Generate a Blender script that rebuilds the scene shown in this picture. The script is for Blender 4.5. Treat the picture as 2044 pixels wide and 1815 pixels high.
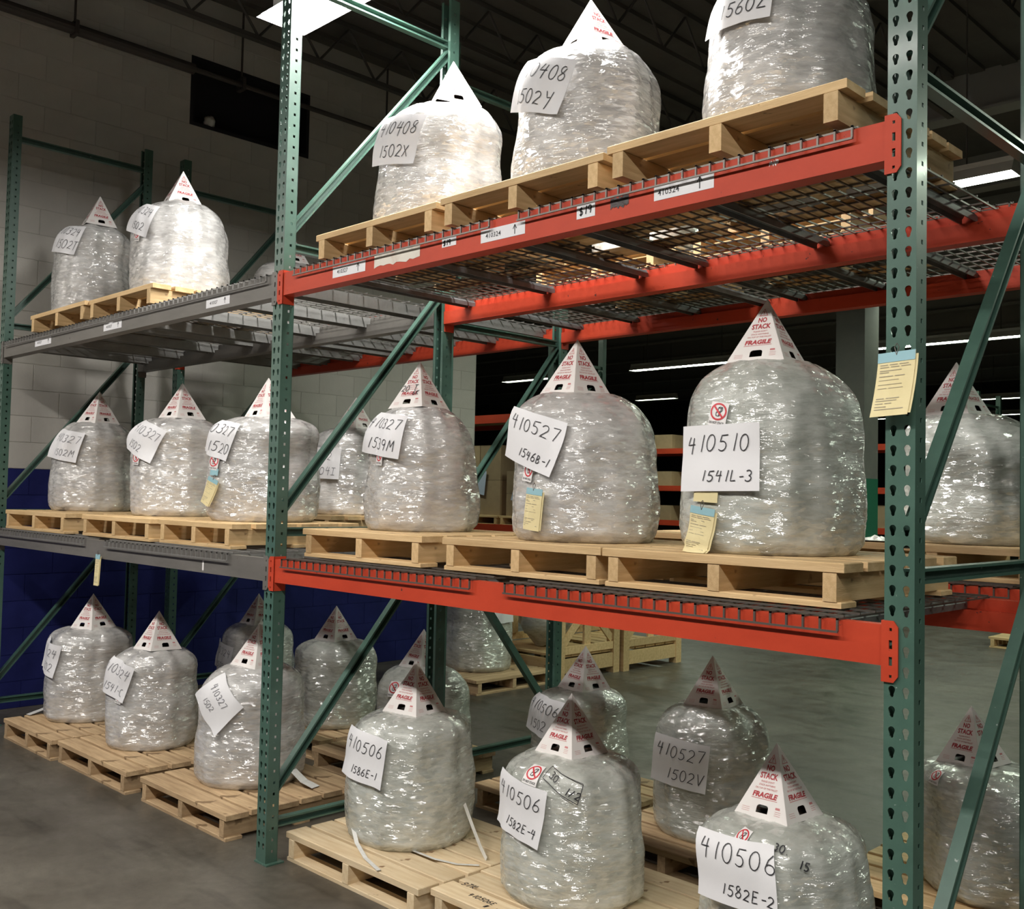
import bpy, math, random
import numpy as np
from mathutils import Vector, Matrix, noise

R = math.radians
random.seed(7)
S = bpy.context.scene
COL = S.collection
for o in list(bpy.data.objects):
    bpy.data.objects.remove(o)

# ------------------------------------------------------------------ camera
cd = bpy.data.cameras.new('camera')
cam = bpy.data.objects.new('camera', cd)
COL.objects.link(cam)
S.camera = cam
cd.sensor_fit = 'HORIZONTAL'
cd.sensor_width = 36.0
cd.lens = 36.006
cd.clip_end = 200
YAW, PIT, ROL = 0.7837, 0.0411, 0.0217
fw = Vector((-math.sin(YAW)*math.cos(PIT), math.cos(YAW)*math.cos(PIT), math.sin(PIT)))
rt = Vector((math.cos(YAW), math.sin(YAW), 0))
up = rt.cross(fw)
r2 = math.cos(ROL)*rt + math.sin(ROL)*up
u2 = -math.sin(ROL)*rt + math.cos(ROL)*up
M = Matrix((r2, u2, -fw)).transposed().to_4x4()
M.translation = Vector((4.0559, -2.5355, 1.6686))
cam.matrix_world = M

# ------------------------------------------------------------------ world and exposure
w = bpy.data.worlds.new('world')
S.world = w
w.use_nodes = True
w.node_tree.nodes['Background'].inputs[0].default_value = (0.72, 0.78, 0.9, 1)
w.node_tree.nodes['Background'].inputs[1].default_value = 0.012
S.view_settings.view_transform = 'Standard'
S.view_settings.look = 'None'
S.view_settings.exposure = 0.0
S.view_settings.gamma = 1.0
S.view_settings.use_curve_mapping = False

# lamp tables: hanging fluorescent fixtures, (x centre, y, length, strength, tint)
LZ = 4.2
WARM = (1.0, 0.955, 0.90)
COOL = (0.86, 1.0, 0.80)
WHITE = (1.0, 0.97, 0.93)
LAMPS = [
    # over the rack, seen at the top of the frame
    (0.48, 0.42, 2.44, 85.0, WHITE, 'lit fluorescent fixture hanging right above the rack, glaring white', 0),
    # rows in the aisle where the camera stands
    (-2.6, -2.95, 2.44, 88.0, WARM, None, 0), (0.6, -2.95, 2.44, 88.0, WARM, None, 0),
    (3.8, -2.95, 2.44, 88.0, WARM, None, 0), (7.0, -2.95, 2.44, 88.0, WARM, None, 0),
    # behind the racks
    (0.1, 5.55, 2.44, 62.0, COOL, 'hooded fluorescent fixture seen lit behind the right upright', 1),
    (5.2, 5.0, 2.44, 100.0, COOL, None, 1), 
    (-2.4, 13.4, 2.44, 60.0, COOL, 'bright far fluorescent strip right of the orange-tagged upright', 1),
    (-7.3, 13.4, 2.44, 60.0, COOL, 'bright far fluorescent strip left of the 410510 load cone', 1),
    (-11.0, 13.4, 2.2, 16.0, COOL, 'far fluorescent strip left of the 1546B-1 load cone', 1),
    (-20.2, 21.8, 2.44, 20.0, COOL, 'farthest left fluorescent strip beside the end of the block wall', 1),
    (-4.3, 22.4, 2.44, 20.0, COOL, 'far fluorescent strip just above the right rear cone base', 1),
    (-5.6, 26.8, 2.44, 24.0, COOL, 'lowest far fluorescent strip at the right edge of the picture', 1),
    (-9.2, 26.6, 2.44, 24.0, COOL, 'far fluorescent strip under the yellow tag on the upright', 1),
    (-11.6, 18.3, 1.22, 12.0, COOL, 'short far fluorescent strip right of the 1546B-1 load', 1),
    (-6.9, 5.85, 1.8, 40.0, COOL, 'unseen fluorescent fixture added past the block wall to light the cartons', 1),  # added lamp, out of sight, brightens the carton stacks behind the wall
    (3.0, 9.5, 2.44, 60.0, COOL, None, 1),
    (-2.0, 9.5, 2.44, 30.0, COOL, 'fluorescent fixture of the middle row hidden by the orange beams', 1),
]

# ------------------------------------------------------------------ materials
def mat(name, col, rough=0.6, metal=0.0, col2=None, nscale=8.0, stretch=(1, 1, 1), bump=0.0, bscale=40.0,
        bstretch=None, coat=0.0, spec=0.5, vary=0.0, speck=None, contrast=(0.35, 0.65), emit=None):
    m = bpy.data.materials.new(name)
    m.use_nodes = True
    nt = m.node_tree
    N, L = nt.nodes, nt.links
    b = N['Principled BSDF']
    b.inputs['Base Color'].default_value = (*col, 1)
    b.inputs['Roughness'].default_value = rough
    b.inputs['Metallic'].default_value = metal
    b.inputs['Specular IOR Level'].default_value = spec
    if coat:
        b.inputs['Coat Weight'].default_value = coat
        b.inputs['Coat Roughness'].default_value = 0.12
    tc = N.new('ShaderNodeTexCoord')
    out = None
    if col2:
        mp = N.new('ShaderNodeMapping')
        mp.inputs['Scale'].default_value = stretch
        L.new(tc.outputs['Object'], mp.inputs[0])
        nz = N.new('ShaderNodeTexNoise')
        nz.inputs['Scale'].default_value = nscale
        nz.inputs['Detail'].default_value = 6
        nz.inputs['Roughness'].default_value = 0.65
        L.new(mp.outputs[0], nz.inputs['Vector'])
        rp = N.new('ShaderNodeValToRGB')
        rp.color_ramp.elements[0].position = contrast[0]
        rp.color_ramp.elements[1].position = contrast[1]
        rp.color_ramp.elements[0].color = (*col2, 1)
        rp.color_ramp.elements[1].color = (*col, 1)
        L.new(nz.outputs['Fac'], rp.inputs[0])
        out = rp.outputs[0]
    if speck:
        scol, ssc, thr = speck
        n2 = N.new('ShaderNodeTexNoise')
        n2.inputs['Scale'].default_value = ssc
        n2.inputs['Detail'].default_value = 3
        L.new(tc.outputs['Object'], n2.inputs['Vector'])
        r2_ = N.new('ShaderNodeValToRGB')
        r2_.color_ramp.elements[0].position = thr
        r2_.color_ramp.elements[1].position = thr + 0.03
        L.new(n2.outputs['Fac'], r2_.inputs[0])
        mx = N.new('ShaderNodeMix')
        mx.data_type = 'RGBA'
        L.new(r2_.outputs[0], mx.inputs[0])
        if out:
            L.new(out, mx.inputs[6])
        else:
            mx.inputs[6].default_value = (*col, 1)
        mx.inputs[7].default_value = (*scol, 1)
        out = mx.outputs[2]
    if vary:
        oi = N.new('ShaderNodeObjectInfo')
        hs = N.new('ShaderNodeHueSaturation')
        mr = N.new('ShaderNodeMapRange')
        mr.inputs['To Min'].default_value = 1 - vary
        mr.inputs['To Max'].default_value = 1 + vary
        L.new(oi.outputs['Random'], mr.inputs['Value'])
        L.new(mr.outputs[0], hs.inputs['Value'])
        if out:
            L.new(out, hs.inputs['Color'])
        else:
            hs.inputs['Color'].default_value = (*col, 1)
        out = hs.outputs[0]
    if out:
        L.new(out, b.inputs['Base Color'])
    if bump:
        mp = N.new('ShaderNodeMapping')
        mp.inputs['Scale'].default_value = bstretch or stretch
        L.new(tc.outputs['Object'], mp.inputs[0])
        nz = N.new('ShaderNodeTexNoise')
        nz.inputs['Scale'].default_value = bscale
        nz.inputs['Detail'].default_value = 4
        L.new(mp.outputs[0], nz.inputs['Vector'])
        bp = N.new('ShaderNodeBump')
        bp.inputs['Strength'].default_value = bump
        bp.inputs['Distance'].default_value = 0.01
        L.new(nz.outputs['Fac'], bp.inputs['Height'])
        L.new(bp.outputs[0], b.inputs['Normal'])
    if emit:
        b.inputs['Emission Color'].default_value = (*emit[0], 1)
        b.inputs['Emission Strength'].default_value = emit[1]
    return m

def film_material(name, c1, c2):
    # glossy wrinkled stretch film: horizontal wrinkles from the wrapping plus crumpled patches
    m = bpy.data.materials.new(name)
    m.use_nodes = True
    N, L = m.node_tree.nodes, m.node_tree.links
    b = N['Principled BSDF']
    tc = N.new('ShaderNodeTexCoord')
    def nz(scale, st, det=5, rough=0.6):
        mp = N.new('ShaderNodeMapping'); mp.inputs['Scale'].default_value = st
        L.new(tc.outputs['Object'], mp.inputs[0])
        n = N.new('ShaderNodeTexNoise')
        n.inputs['Scale'].default_value = scale; n.inputs['Detail'].default_value = det
        n.inputs['Roughness'].default_value = rough
        L.new(mp.outputs[0], n.inputs['Vector'])
        return n.outputs['Fac']
    t1 = nz(6, (1, 1, 1.4), 6)
    t2 = nz(13, (1, 1, 4.5), 4)
    tm = N.new('ShaderNodeMix'); tm.data_type = 'FLOAT'; tm.inputs[0].default_value = 0.45
    L.new(t1, tm.inputs[2]); L.new(t2, tm.inputs[3])
    tone = tm.outputs[0]
    rp = N.new('ShaderNodeValToRGB')
    rp.color_ramp.elements[0].position = 0.38; rp.color_ramp.elements[1].position = 0.62
    rp.color_ramp.elements[0].color = (*c2, 1); rp.color_ramp.elements[1].color = (*c1, 1)
    L.new(tone, rp.inputs[0]); L.new(rp.outputs[0], b.inputs['Base Color'])
    b.inputs['Roughness'].default_value = 0.42
    b.inputs['Specular IOR Level'].default_value = 0.8
    b.inputs['Coat Weight'].default_value = 1.0
    b.inputs['Coat IOR'].default_value = 2.3
    b.inputs['Coat Roughness'].default_value = 0.14
    wr = nz(15, (1.0, 1.0, 4.2), 3, 0.5)
    cr = nz(15, (1, 1, 1.3), 4, 0.55)
    mx = N.new('ShaderNodeMix'); mx.data_type = 'FLOAT'; mx.inputs[0].default_value = 0.5
    L.new(wr, mx.inputs[2]); L.new(cr, mx.inputs[3])
    soft = N.new('ShaderNodeBump'); soft.inputs['Strength'].default_value = 0.3; soft.inputs['Distance'].default_value = 0.02
    L.new(mx.outputs[0], soft.inputs['Height'])
    L.new(soft.outputs[0], b.inputs['Normal'])
    # crumple facets: every cell of the film is tilted a little its own way
    def facet(st, k):
        mp = N.new('ShaderNodeMapping'); mp.inputs['Scale'].default_value = st
        wob = N.new('ShaderNodeVectorMath'); wob.operation = 'MULTIPLY_ADD'
        nn = N.new('ShaderNodeTexNoise'); nn.inputs['Scale'].default_value = 9
        L.new(tc.outputs['Object'], nn.inputs['Vector'])
        L.new(nn.outputs['Color'], wob.inputs[0]); wob.inputs[1].default_value = (.05, .05, .03)
        L.new(tc.outputs['Object'], wob.inputs[2])
        L.new(wob.outputs[0], mp.inputs[0])
        v = N.new('ShaderNodeTexVoronoi'); v.inputs['Scale'].default_value = 1.0
        L.new(mp.outputs[0], v.inputs['Vector'])
        d = N.new('ShaderNodeVectorMath'); d.operation = 'SUBTRACT'
        L.new(mp.outputs[0], d.inputs[0]); L.new(v.outputs['Position'], d.inputs[1])
        c = N.new('ShaderNodeVectorMath'); c.operation = 'SUBTRACT'
        L.new(v.outputs['Color'], c.inputs[0]); c.inputs[1].default_value = (.5, .5, .5)
        dt = N.new('ShaderNodeVectorMath'); dt.operation = 'DOT_PRODUCT'
        L.new(d.outputs[0], dt.inputs[0]); L.new(c.outputs[0], dt.inputs[1])
        m_ = N.new('ShaderNodeMath'); m_.operation = 'MULTIPLY'; m_.inputs[1].default_value = k
        L.new(dt.outputs['Value'], m_.inputs[0])
        return m_.outputs[0]
    def madd(a_, b_, k):
        m_ = N.new('ShaderNodeMath'); m_.operation = 'MULTIPLY_ADD'
        L.new(b_, m_.inputs[0]); m_.inputs[1].default_value = k; L.new(a_, m_.inputs[2]); return m_.outputs[0]
    hgt = madd(facet((30, 30, 80), 0.018), mx.outputs[0], 0.016)
    bp = N.new('ShaderNodeBump'); bp.inputs['Strength'].default_value = 1.0; bp.inputs['Distance'].default_value = 1.0
    L.new(hgt, bp.inputs['Height'])
    L.new(bp.outputs[0], b.inputs['Coat Normal'])
    return m

def emission(name, col, strength):
    m = bpy.data.materials.new(name)
    m.use_nodes = True
    b = m.node_tree.nodes['Principled BSDF']
    b.inputs['Base Color'].default_value = (0.9, 0.9, 0.9, 1)
    b.inputs['Emission Color'].default_value = (*col, 1)
    b.inputs['Emission Strength'].default_value = strength
    return m

MT = {}
MT['green'] = mat('green rack paint', (0.066, 0.138, 0.106), 0.40, col2=(0.050, 0.108, 0.083), nscale=5, speck=((0.30, 0.36, 0.33), 55, 0.72), coat=0.15)
MT['gray_beam'] = mat('gray rack paint', (0.165, 0.155, 0.14), 0.5, col2=(0.115, 0.11, 0.098), nscale=4, stretch=(0.4, 1, 2), speck=((0.07, 0.06, 0.05), 35, 0.70))
MT['orange'] = mat('orange rack paint', (0.52, 0.058, 0.024), 0.5, col2=(0.43, 0.045, 0.019), nscale=4, stretch=(0.5, 1, 1), speck=((0.09, 0.03, 0.025), 40, 0.71), spec=0.25)
MT['wire'] = mat('galvanised wire', (0.13, 0.115, 0.10), 0.4, 0.4)
MT['wire_gray'] = mat('painted gray wire', (0.17, 0.165, 0.155), 0.55, 0.1)
MT['channel'] = mat('deck channel steel', (0.21, 0.215, 0.215), 0.5, 0.2, col2=(0.13, 0.13, 0.13), nscale=6)
MT['channel_gray'] = mat('gray painted deck channel', (0.28, 0.28, 0.27), 0.5, col2=(0.21, 0.21, 0.20), nscale=6)
MT['pine'] = mat('pale pine boards', (0.70, 0.50, 0.265), 0.7, col2=(0.54, 0.36, 0.17), nscale=3.5, stretch=(0.9, 12, 12), bump=0.15, bscale=20, bstretch=(1, 14, 14), vary=0.13, speck=((0.27, 0.16, 0.08), 9, 0.72))
MT['pine_new'] = mat('fresh pine boards', (0.78, 0.64, 0.43), 0.7, col2=(0.65, 0.49, 0.29), nscale=3.5, stretch=(0.9, 12, 12), bump=0.15, bscale=20, bstretch=(1, 14, 14), vary=0.10, speck=((0.30, 0.18, 0.09), 9, 0.73))
MT['pine_old'] = mat('worn pine boards', (0.56, 0.40, 0.23), 0.75, col2=(0.36, 0.24, 0.13), nscale=3.5, stretch=(0.9, 10, 10), bump=0.2, bscale=20, bstretch=(1, 14, 14), vary=0.16, speck=((0.22, 0.14, 0.07), 8, 0.68))
MT['film'] = film_material('stretch film white', (0.66, 0.655, 0.64), (0.40, 0.395, 0.385))
MT['film_green'] = film_material('stretch film greenish', (0.61, 0.635, 0.59), (0.375, 0.40, 0.36))
MT['tail'] = mat('loose stretch film', (0.75, 0.75, 0.72), 0.2, coat=0.6, bump=0.4, bscale=60)
MT['paper'] = mat('white paper', (0.80, 0.80, 0.82), 0.65, bump=0.04, bscale=9)
MT['ink'] = mat('black marker', (0.025, 0.025, 0.03), 0.6)
MT['ink_gray'] = mat('thin gray pen', (0.20, 0.20, 0.22), 0.6)
MT['card'] = mat('white cardboard', (0.82, 0.79, 0.76), 0.6, col2=(0.78, 0.74, 0.72), nscale=5)
MT['kraft'] = mat('brown kraft lining', (0.10, 0.055, 0.032), 0.9)
MT['red_print'] = mat('dark red print', (0.42, 0.035, 0.045), 0.6)
MT['red_light'] = mat('faded red print', (0.58, 0.22, 0.22), 0.6)
MT['sticker'] = mat('white sticker', (0.83, 0.81, 0.80), 0.45)
MT['red'] = mat('red ring', (0.60, 0.03, 0.045), 0.5)
MT['tag'] = mat('yellow tag card', (0.80, 0.70, 0.40), 0.7, col2=(0.74, 0.64, 0.35), nscale=12)
MT['tag_blue'] = mat('light blue tag band', (0.30, 0.52, 0.58), 0.6)
MT['tag_ink'] = mat('faint gray form print', (0.42, 0.37, 0.26), 0.7)
MT['torn'] = mat('torn label paper', (0.74, 0.70, 0.62), 0.7, col2=(0.60, 0.50, 0.42), nscale=14, contrast=(0.3, 0.5))
MT['tape'] = mat('dark patch for a torn hole', (0.035, 0.025, 0.025), 0.5, bump=0.4, bscale=50)  # near-black colour of the patch drawn for a hole, not adhesive
MT['wall_white'] = mat('off white block paint', (0.60, 0.575, 0.53), 0.75, col2=(0.53, 0.51, 0.47), nscale=2.2, bump=0.12, bscale=70)
MT['wall_blue'] = mat('blue block paint', (0.016, 0.021, 0.125), 0.7, col2=(0.012, 0.016, 0.095), nscale=3, bump=0.1, bscale=70, spec=0.15)
MT['mortar'] = mat('painted mortar', (0.53, 0.51, 0.47), 0.85)
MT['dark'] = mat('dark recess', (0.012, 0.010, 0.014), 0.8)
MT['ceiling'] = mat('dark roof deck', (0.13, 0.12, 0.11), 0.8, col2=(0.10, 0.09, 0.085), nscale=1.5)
MT['steel'] = mat('dark roof steel', (0.09, 0.085, 0.08), 0.6)
MT['purlin'] = mat('gray roof purlin paint', (0.34, 0.34, 0.33), 0.7)
MT['pipe'] = mat('dark pipe paint', (0.07, 0.06, 0.055), 0.6)
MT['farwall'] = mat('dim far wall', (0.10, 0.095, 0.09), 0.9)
MT['hood'] = mat('white lamp hood', (0.75, 0.75, 0.72), 0.5)
MT['carton'] = mat('brown carton', (0.36, 0.25, 0.15), 0.8, col2=(0.29, 0.20, 0.12), nscale=3, vary=0.25)
MT['bin'] = mat('gray green bin', (0.20, 0.26, 0.24), 0.6, vary=0.2)
MT['blue_white'] = mat('blue white glint on plastic', (0.60, 0.66, 0.85), 0.35)  # colour stands for light reflected on plastic wrap
MT['column'] = mat('pale column paint', (0.20, 0.20, 0.18), 0.8, col2=(0.16, 0.16, 0.15), nscale=3)
MT['column_green'] = mat('green column paint', (0.02, 0.16, 0.09), 0.6)

def floor_material():
    m = bpy.data.materials.new('worn concrete')
    m.use_nodes = True
    N, L = m.node_tree.nodes, m.node_tree.links
    b = N['Principled BSDF']
    tc = N.new('ShaderNodeTexCoord')
    def nz(scale, st, det=6):
        mp = N.new('ShaderNodeMapping'); mp.inputs['Scale'].default_value = st
        L.new(tc.outputs['Object'], mp.inputs[0])
        n = N.new('ShaderNodeTexNoise'); n.inputs['Scale'].default_value = scale; n.inputs['Detail'].default_value = det
        n.inputs['Roughness'].default_value = 0.62
        L.new(mp.outputs[0], n.inputs['Vector'])
        return n.outputs['Fac']
    def ramp(v, p0, p1, c0, c1):
        r = N.new('ShaderNodeValToRGB')
        r.color_ramp.elements[0].position = p0; r.color_ramp.elements[1].position = p1
        r.color_ramp.elements[0].color = (*c0, 1); r.color_ramp.elements[1].color = (*c1, 1)
        L.new(v, r.inputs[0]); return r.outputs[0]
    def mul(a, c, f=1.0):
        x = N.new('ShaderNodeMix'); x.data_type = 'RGBA'; x.blend_type = 'MULTIPLY'; x.inputs[0].default_value = f
        L.new(a, x.inputs[6]); L.new(c, x.inputs[7]); return x.outputs[2]
    base = ramp(nz(1.1, (1, 1, 1)), 0.35, 0.68, (0.064, 0.056, 0.043), (0.128, 0.117, 0.094))
    fine = ramp(nz(22, (1, 1, 1)), 0.3, 0.62, (0.72, 0.72, 0.72), (1, 1, 1))
    streak = ramp(nz(3.0, (0.35, 2.6, 1)), 0.32, 0.46, (0.50, 0.50, 0.47), (1, 1, 1))
    c = mul(mul(base, fine, 0.8), streak, 0.8)
    L.new(c, b.inputs['Base Color'])
    rr = ramp(nz(5, (1, 1, 1)), 0.3, 0.7, (0.30, 0.30, 0.30), (0.55, 0.55, 0.55))
    L.new(rr, b.inputs['Roughness'])
    bp = N.new('ShaderNodeBump'); bp.inputs['Strength'].default_value = 0.08; bp.inputs['Distance'].default_value = 0.01
    L.new(nz(40, (1, 1, 1)), bp.inputs['Height']); L.new(bp.outputs[0], b.inputs['Normal'])
    return m
MT['floor'] = floor_material()

# ------------------------------------------------------------------ helpers
class MB:
    """collects polygons of one mesh"""
    def __init__(self): self.v = []; self.f = []
    def add(self, vs, fs):
        n = len(self.v)
        self.v += [tuple(p) for p in vs]
        self.f += [tuple(i + n for i in f) for f in fs]
        return self
    def box(self, x0, y0, z0, x1, y1, z1):
        vs = [(x0, y0, z0), (x1, y0, z0), (x1, y1, z0), (x0, y1, z0), (x0, y0, z1), (x1, y0, z1), (x1, y1, z1), (x0, y1, z1)]
        return self.add(vs, [(0, 3, 2, 1), (4, 5, 6, 7), (0, 1, 5, 4), (1, 2, 6, 5), (2, 3, 7, 6), (3, 0, 4, 7)])
    def extrude(self, prof, p0, p1, upv=(0, 0, 1)):
        """closed 2D profile (a sideways, b upwards) swept from p0 to p1"""
        p0, p1 = Vector(p0), Vector(p1)
        d = (p1 - p0).normalized()
        a = d.cross(Vector(upv)).normalized()
        b = a.cross(d).normalized()
        n = len(prof)
        vs = [p + a*s + b*t for p in (p0, p1) for s, t in prof]
        fs = [(i, (i+1) % n, n + (i+1) % n, n + i) for i in range(n)]
        fs += [tuple(range(n - 1, -1, -1)), tuple(range(n, 2*n))]
        return self.add(vs, fs)
    def bar(self, p0, p1, wa, wb, upv=(0, 0, 1)):
        return self.extrude([(-wa/2, -wb/2), (wa/2, -wb/2), (wa/2, wb/2), (-wa/2, wb/2)], p0, p1, upv)
    def tube(self, p0, p1, r, n=10):
        d = Vector(p1) - Vector(p0)
        upv = (0, 0, 1) if abs(d.normalized().z) < 0.9 else (1, 0, 0)
        return self.extrude([(r*math.cos(2*PI*i/n), r*math.sin(2*PI*i/n)) for i in range(n)], p0, p1, upv)
    def mesh(self, name, m=None, smooth=False):
        me = bpy.data.meshes.new(name)
        me.from_pydata(self.v, [], self.f)
        if m: me.materials.append(m)
        if smooth:
            me.polygons.foreach_set('use_smooth', [True]*len(me.polygons))
        me.update()
        return me
PI = math.pi

def put(name, me, parent=None, loc=(0, 0, 0), rotz=0.0, **props):
    o = bpy.data.objects.new(name, me)
    COL.objects.link(o)
    o.location = loc
    o.rotation_euler = (0, 0, rotz)
    if parent: o.parent = parent
    for k, v in props.items(): o[k] = v
    return o
def build(name, mb, m, parent=None, loc=(0, 0, 0), rotz=0.0, smooth=False, **props):
    return put(name, mb.mesh(name, m, smooth), parent, loc, rotz, **props)
def thing(name, label, cat, loc=(0, 0, 0), rotz=0.0, group=None):
    o = put(name, None, None, loc, rotz, label=label, category=cat)
    o.empty_display_size = 0.1
    if group: o['group'] = group
    return o
def part_label(o, s): o['label'] = s; return o

def filled(splines, thick=0.0):
    """flat plate with holes (curve fill): list of closed 2D outlines -> verts (x, y, t), faces"""
    cu = bpy.data.curves.new('plate', 'CURVE')
    cu.dimensions = '2D'; cu.fill_mode = 'BOTH'; cu.extrude = thick/2
    for pts in splines:
        sp = cu.splines.new('POLY'); sp.points.add(len(pts) - 1)
        for i, (x, y) in enumerate(pts): sp.points[i].co = (x, y, 0, 1)
        sp.use_cyclic_u = True
    o = bpy.data.objects.new('plate', cu); COL.objects.link(o)
    dg = bpy.context.evaluated_depsgraph_get()
    me = bpy.data.meshes.new_from_object(o.evaluated_get(dg))
    vs = [tuple(v.co) for v in me.vertices]; fs = [tuple(p.vertices) for p in me.polygons]
    bpy.data.objects.remove(o); bpy.data.curves.remove(cu); bpy.data.meshes.remove(me)
    return vs, fs

def text_flat(body, wid=None, hgt=None, bold=0.0, shear=0.0):
    """lettering as flat polygons fitted to wid x hgt, centred"""
    cu = bpy.data.curves.new('txt', 'FONT')
    cu.body = body; cu.resolution_u = 2; cu.offset = bold; cu.shear = shear; cu.fill_mode = 'FRONT'
    o = bpy.data.objects.new('txt', cu); COL.objects.link(o)
    dg = bpy.context.evaluated_depsgraph_get()
    me = bpy.data.meshes.new_from_object(o.evaluated_get(dg))
    vs = np.array([v.co[:2] for v in me.vertices]); fs = [tuple(p.vertices) for p in me.polygons]
    bpy.data.objects.remove(o); bpy.data.curves.remove(cu); bpy.data.meshes.remove(me)
    lo, hi = vs.min(0), vs.max(0)
    c = (lo + hi)/2; d = hi - lo
    sx = (wid/d[0]) if wid else None; sy = (hgt/d[1]) if hgt else None
    sx = sx or sy; sy = sy or sx
    return [((x - c[0])*sx, (y - c[1])*sy) for x, y in vs], fs

# single-stroke hand lettering, box 0.6 x 1
def arc(cx, cy, rx, ry, a0, a1, n=9):
    return [(cx + rx*math.cos(R(a0 + (a1 - a0)*i/(n-1))), cy + ry*math.sin(R(a0 + (a1 - a0)*i/(n-1)))) for i in range(n)]
GL = {
 '0': [arc(.3, .5, .27, .5, 100, 460, 15)],
 '1': [[(.36, 1.0), (.26, 0)]],
 '2': [arc(.3, .72, .25, .28, 160, -30, 8) + [(.03, .03), (.18, .08), (.6, .02)]],
 '3': [arc(.28, .75, .24, .25, 140, -80, 8) + arc(.28, .26, .28, .26, 80, -150, 9)],
 '4': [[(.18, 1.0), (.04, .48), (.58, .52)], [(.46, .95), (.40, -.12)]],
 '5': [[(.62, .98), (.2, .95), (.12, .55)] + arc(.27, .3, .28, .3, 110, -140, 10)],
 '6': [[(.46, 1.0), (.2, .7), (.06, .32)] + arc(.3, .24, .26, .25, 180, 500, 12)],
 '7': [[(.04, .95), (.6, .98), (.3, 0)]],
 '8': [arc(.3, .75, .2, .24, 60, 270, 7) + arc(.3, .25, .25, .26, 90, -180, 8) + [(.34, .55), (.48, .86)]],
 '9': [arc(.28, .72, .23, .25, 20, 370, 11) + [(.46, .3), (.40, 0)]],
 'A': [[(.02, 0), (.3, 1), (.58, 0)], [(.13, .4), (.5, .4)]],
 'B': [[(.08, 0), (.1, 1)], arc(.1, .75, .34, .25, 90, -90, 7) + arc(.1, .25, .42, .25, 90, -90, 7)],
 'C': [arc(.34, .5, .3, .5, 60, 300, 10)],
 'D': [[(.08, 0), (.1, 1)], arc(.08, .5, .48, .5, 90, -90, 9)],
 'E': [[(.55, .97), (.1, 1), (.08, 0), (.56, .02)], [(.08, .52), (.45, .53)]],
 'F': [[(.55, .97), (.1, 1), (.08, 0)], [(.08, .52), (.45, .53)]],
 'I': [[(.3, 1), (.3, 0)], [(.05, 1), (.55, 1)], [(.05, 0), (.55, 0)]],
 'K': [[(.08, 1), (.08, 0)], [(.55, 1), (.1, .45), (.58, 0)]],
 'L': [[(.12, 1), (.08, 0), (.55, .04)]],
 'M': [[(.02, 0), (.12, 1), (.32, .35), (.54, 1), (.62, 0)]],
 'N': [[(.05, 0), (.08, 1), (.5, 0), (.55, 1)]],
 'S': [arc(.3, .74, .24, .25, 40, 270, 8) + arc(.3, .24, .26, .25, 90, -150, 8)],
 'T': [[(.0, 1), (.6, 1)], [(.3, 1), (.28, 0)]],
 'V': [[(.02, 1), (.28, 0), (.58, 1)]],
 'X': [[(.02, 1), (.58, 0)], [(.56, 1), (.02, 0)]],
 'Y': [[(.05, 1), (.22, .55), (.45, .6)], [(.6, 1), (.3, -.25)]],
 'Z': [[(.05, .97), (.56, 1), (.04, .02), (.6, .05)]],
 'J': [[(.45, 1), (.42, .2)] + arc(.24, .2, .18, .2, 0, -170, 6)],
 'O': [arc(.3, .5, .27, .5, 100, 460, 15)],
 '#': [[(.2, 1), (.12, 0)], [(.45, 1), (.38, 0)], [(.02, .66), (.58, .68)], [(.0, .32), (.55, .34)]],
 '-': [[(.1, .45), (.5, .48)]], '$': [arc(.3, .74, .24, .2, 40, 270, 8) + arc(.3, .3, .26, .24, 90, -150, 8), [(.3, 1.1), (.3, -.1)]],
 '.': [[(.2, 0), (.26, .05)]], '/': [[(.5, 1), (.05, 0)]], "'": [[(.3, 1), (.25, .8)]], ' ': [],
}
def strokes(txt, x, y, h, wd=0.004, gap=0.28, slant=0.12, jit=0.03, rnd=None):
    """hand lettering -> list of ribbons [(x,y)...] as quads, resampled for bending"""
    rnd = rnd or random.Random(len(txt)*7 + int(h*1e4))
    vs, fs = [], []
    cx = x
    for ch in txt:
        dy = rnd.uniform(-jit, jit)*h*2
        sc = 1 + rnd.uniform(-jit, jit)*2
        for st in GL.get(ch, []):
            pts = [(cx + (px + slant*py)*h*sc, y + dy + py*h*sc) for px, py in st]
            fine = [pts[0]]
            for p, q in zip(pts, pts[1:]):
                k = max(1, int(math.hypot(q[0]-p[0], q[1]-p[1])/.007))
                fine += [(p[0]+(q[0]-p[0])*i/k, p[1]+(q[1]-p[1])*i/k) for i in range(1, k+1)]
            pts = fine
            n0 = len(vs)
            for i, p in enumerate(pts):
                a = pts[max(i-1, 0)]; b = pts[min(i+1, len(pts)-1)]
                tx, ty = b[0]-a[0], b[1]-a[1]
                l = math.hypot(tx, ty) or 1
                nx, ny = -ty/l*wd/2, tx/l*wd/2
                vs += [(p[0]+nx, p[1]+ny), (p[0]-nx, p[1]-ny)]
            for i in range(len(pts)-1):
                fs.append((n0+2*i, n0+2*i+1, n0+2*i+3, n0+2*i+2))
        cx += (0.6 if ch not in '1-.' else 0.42)*h + gap*h*0.75
    return vs, fs, cx

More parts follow.
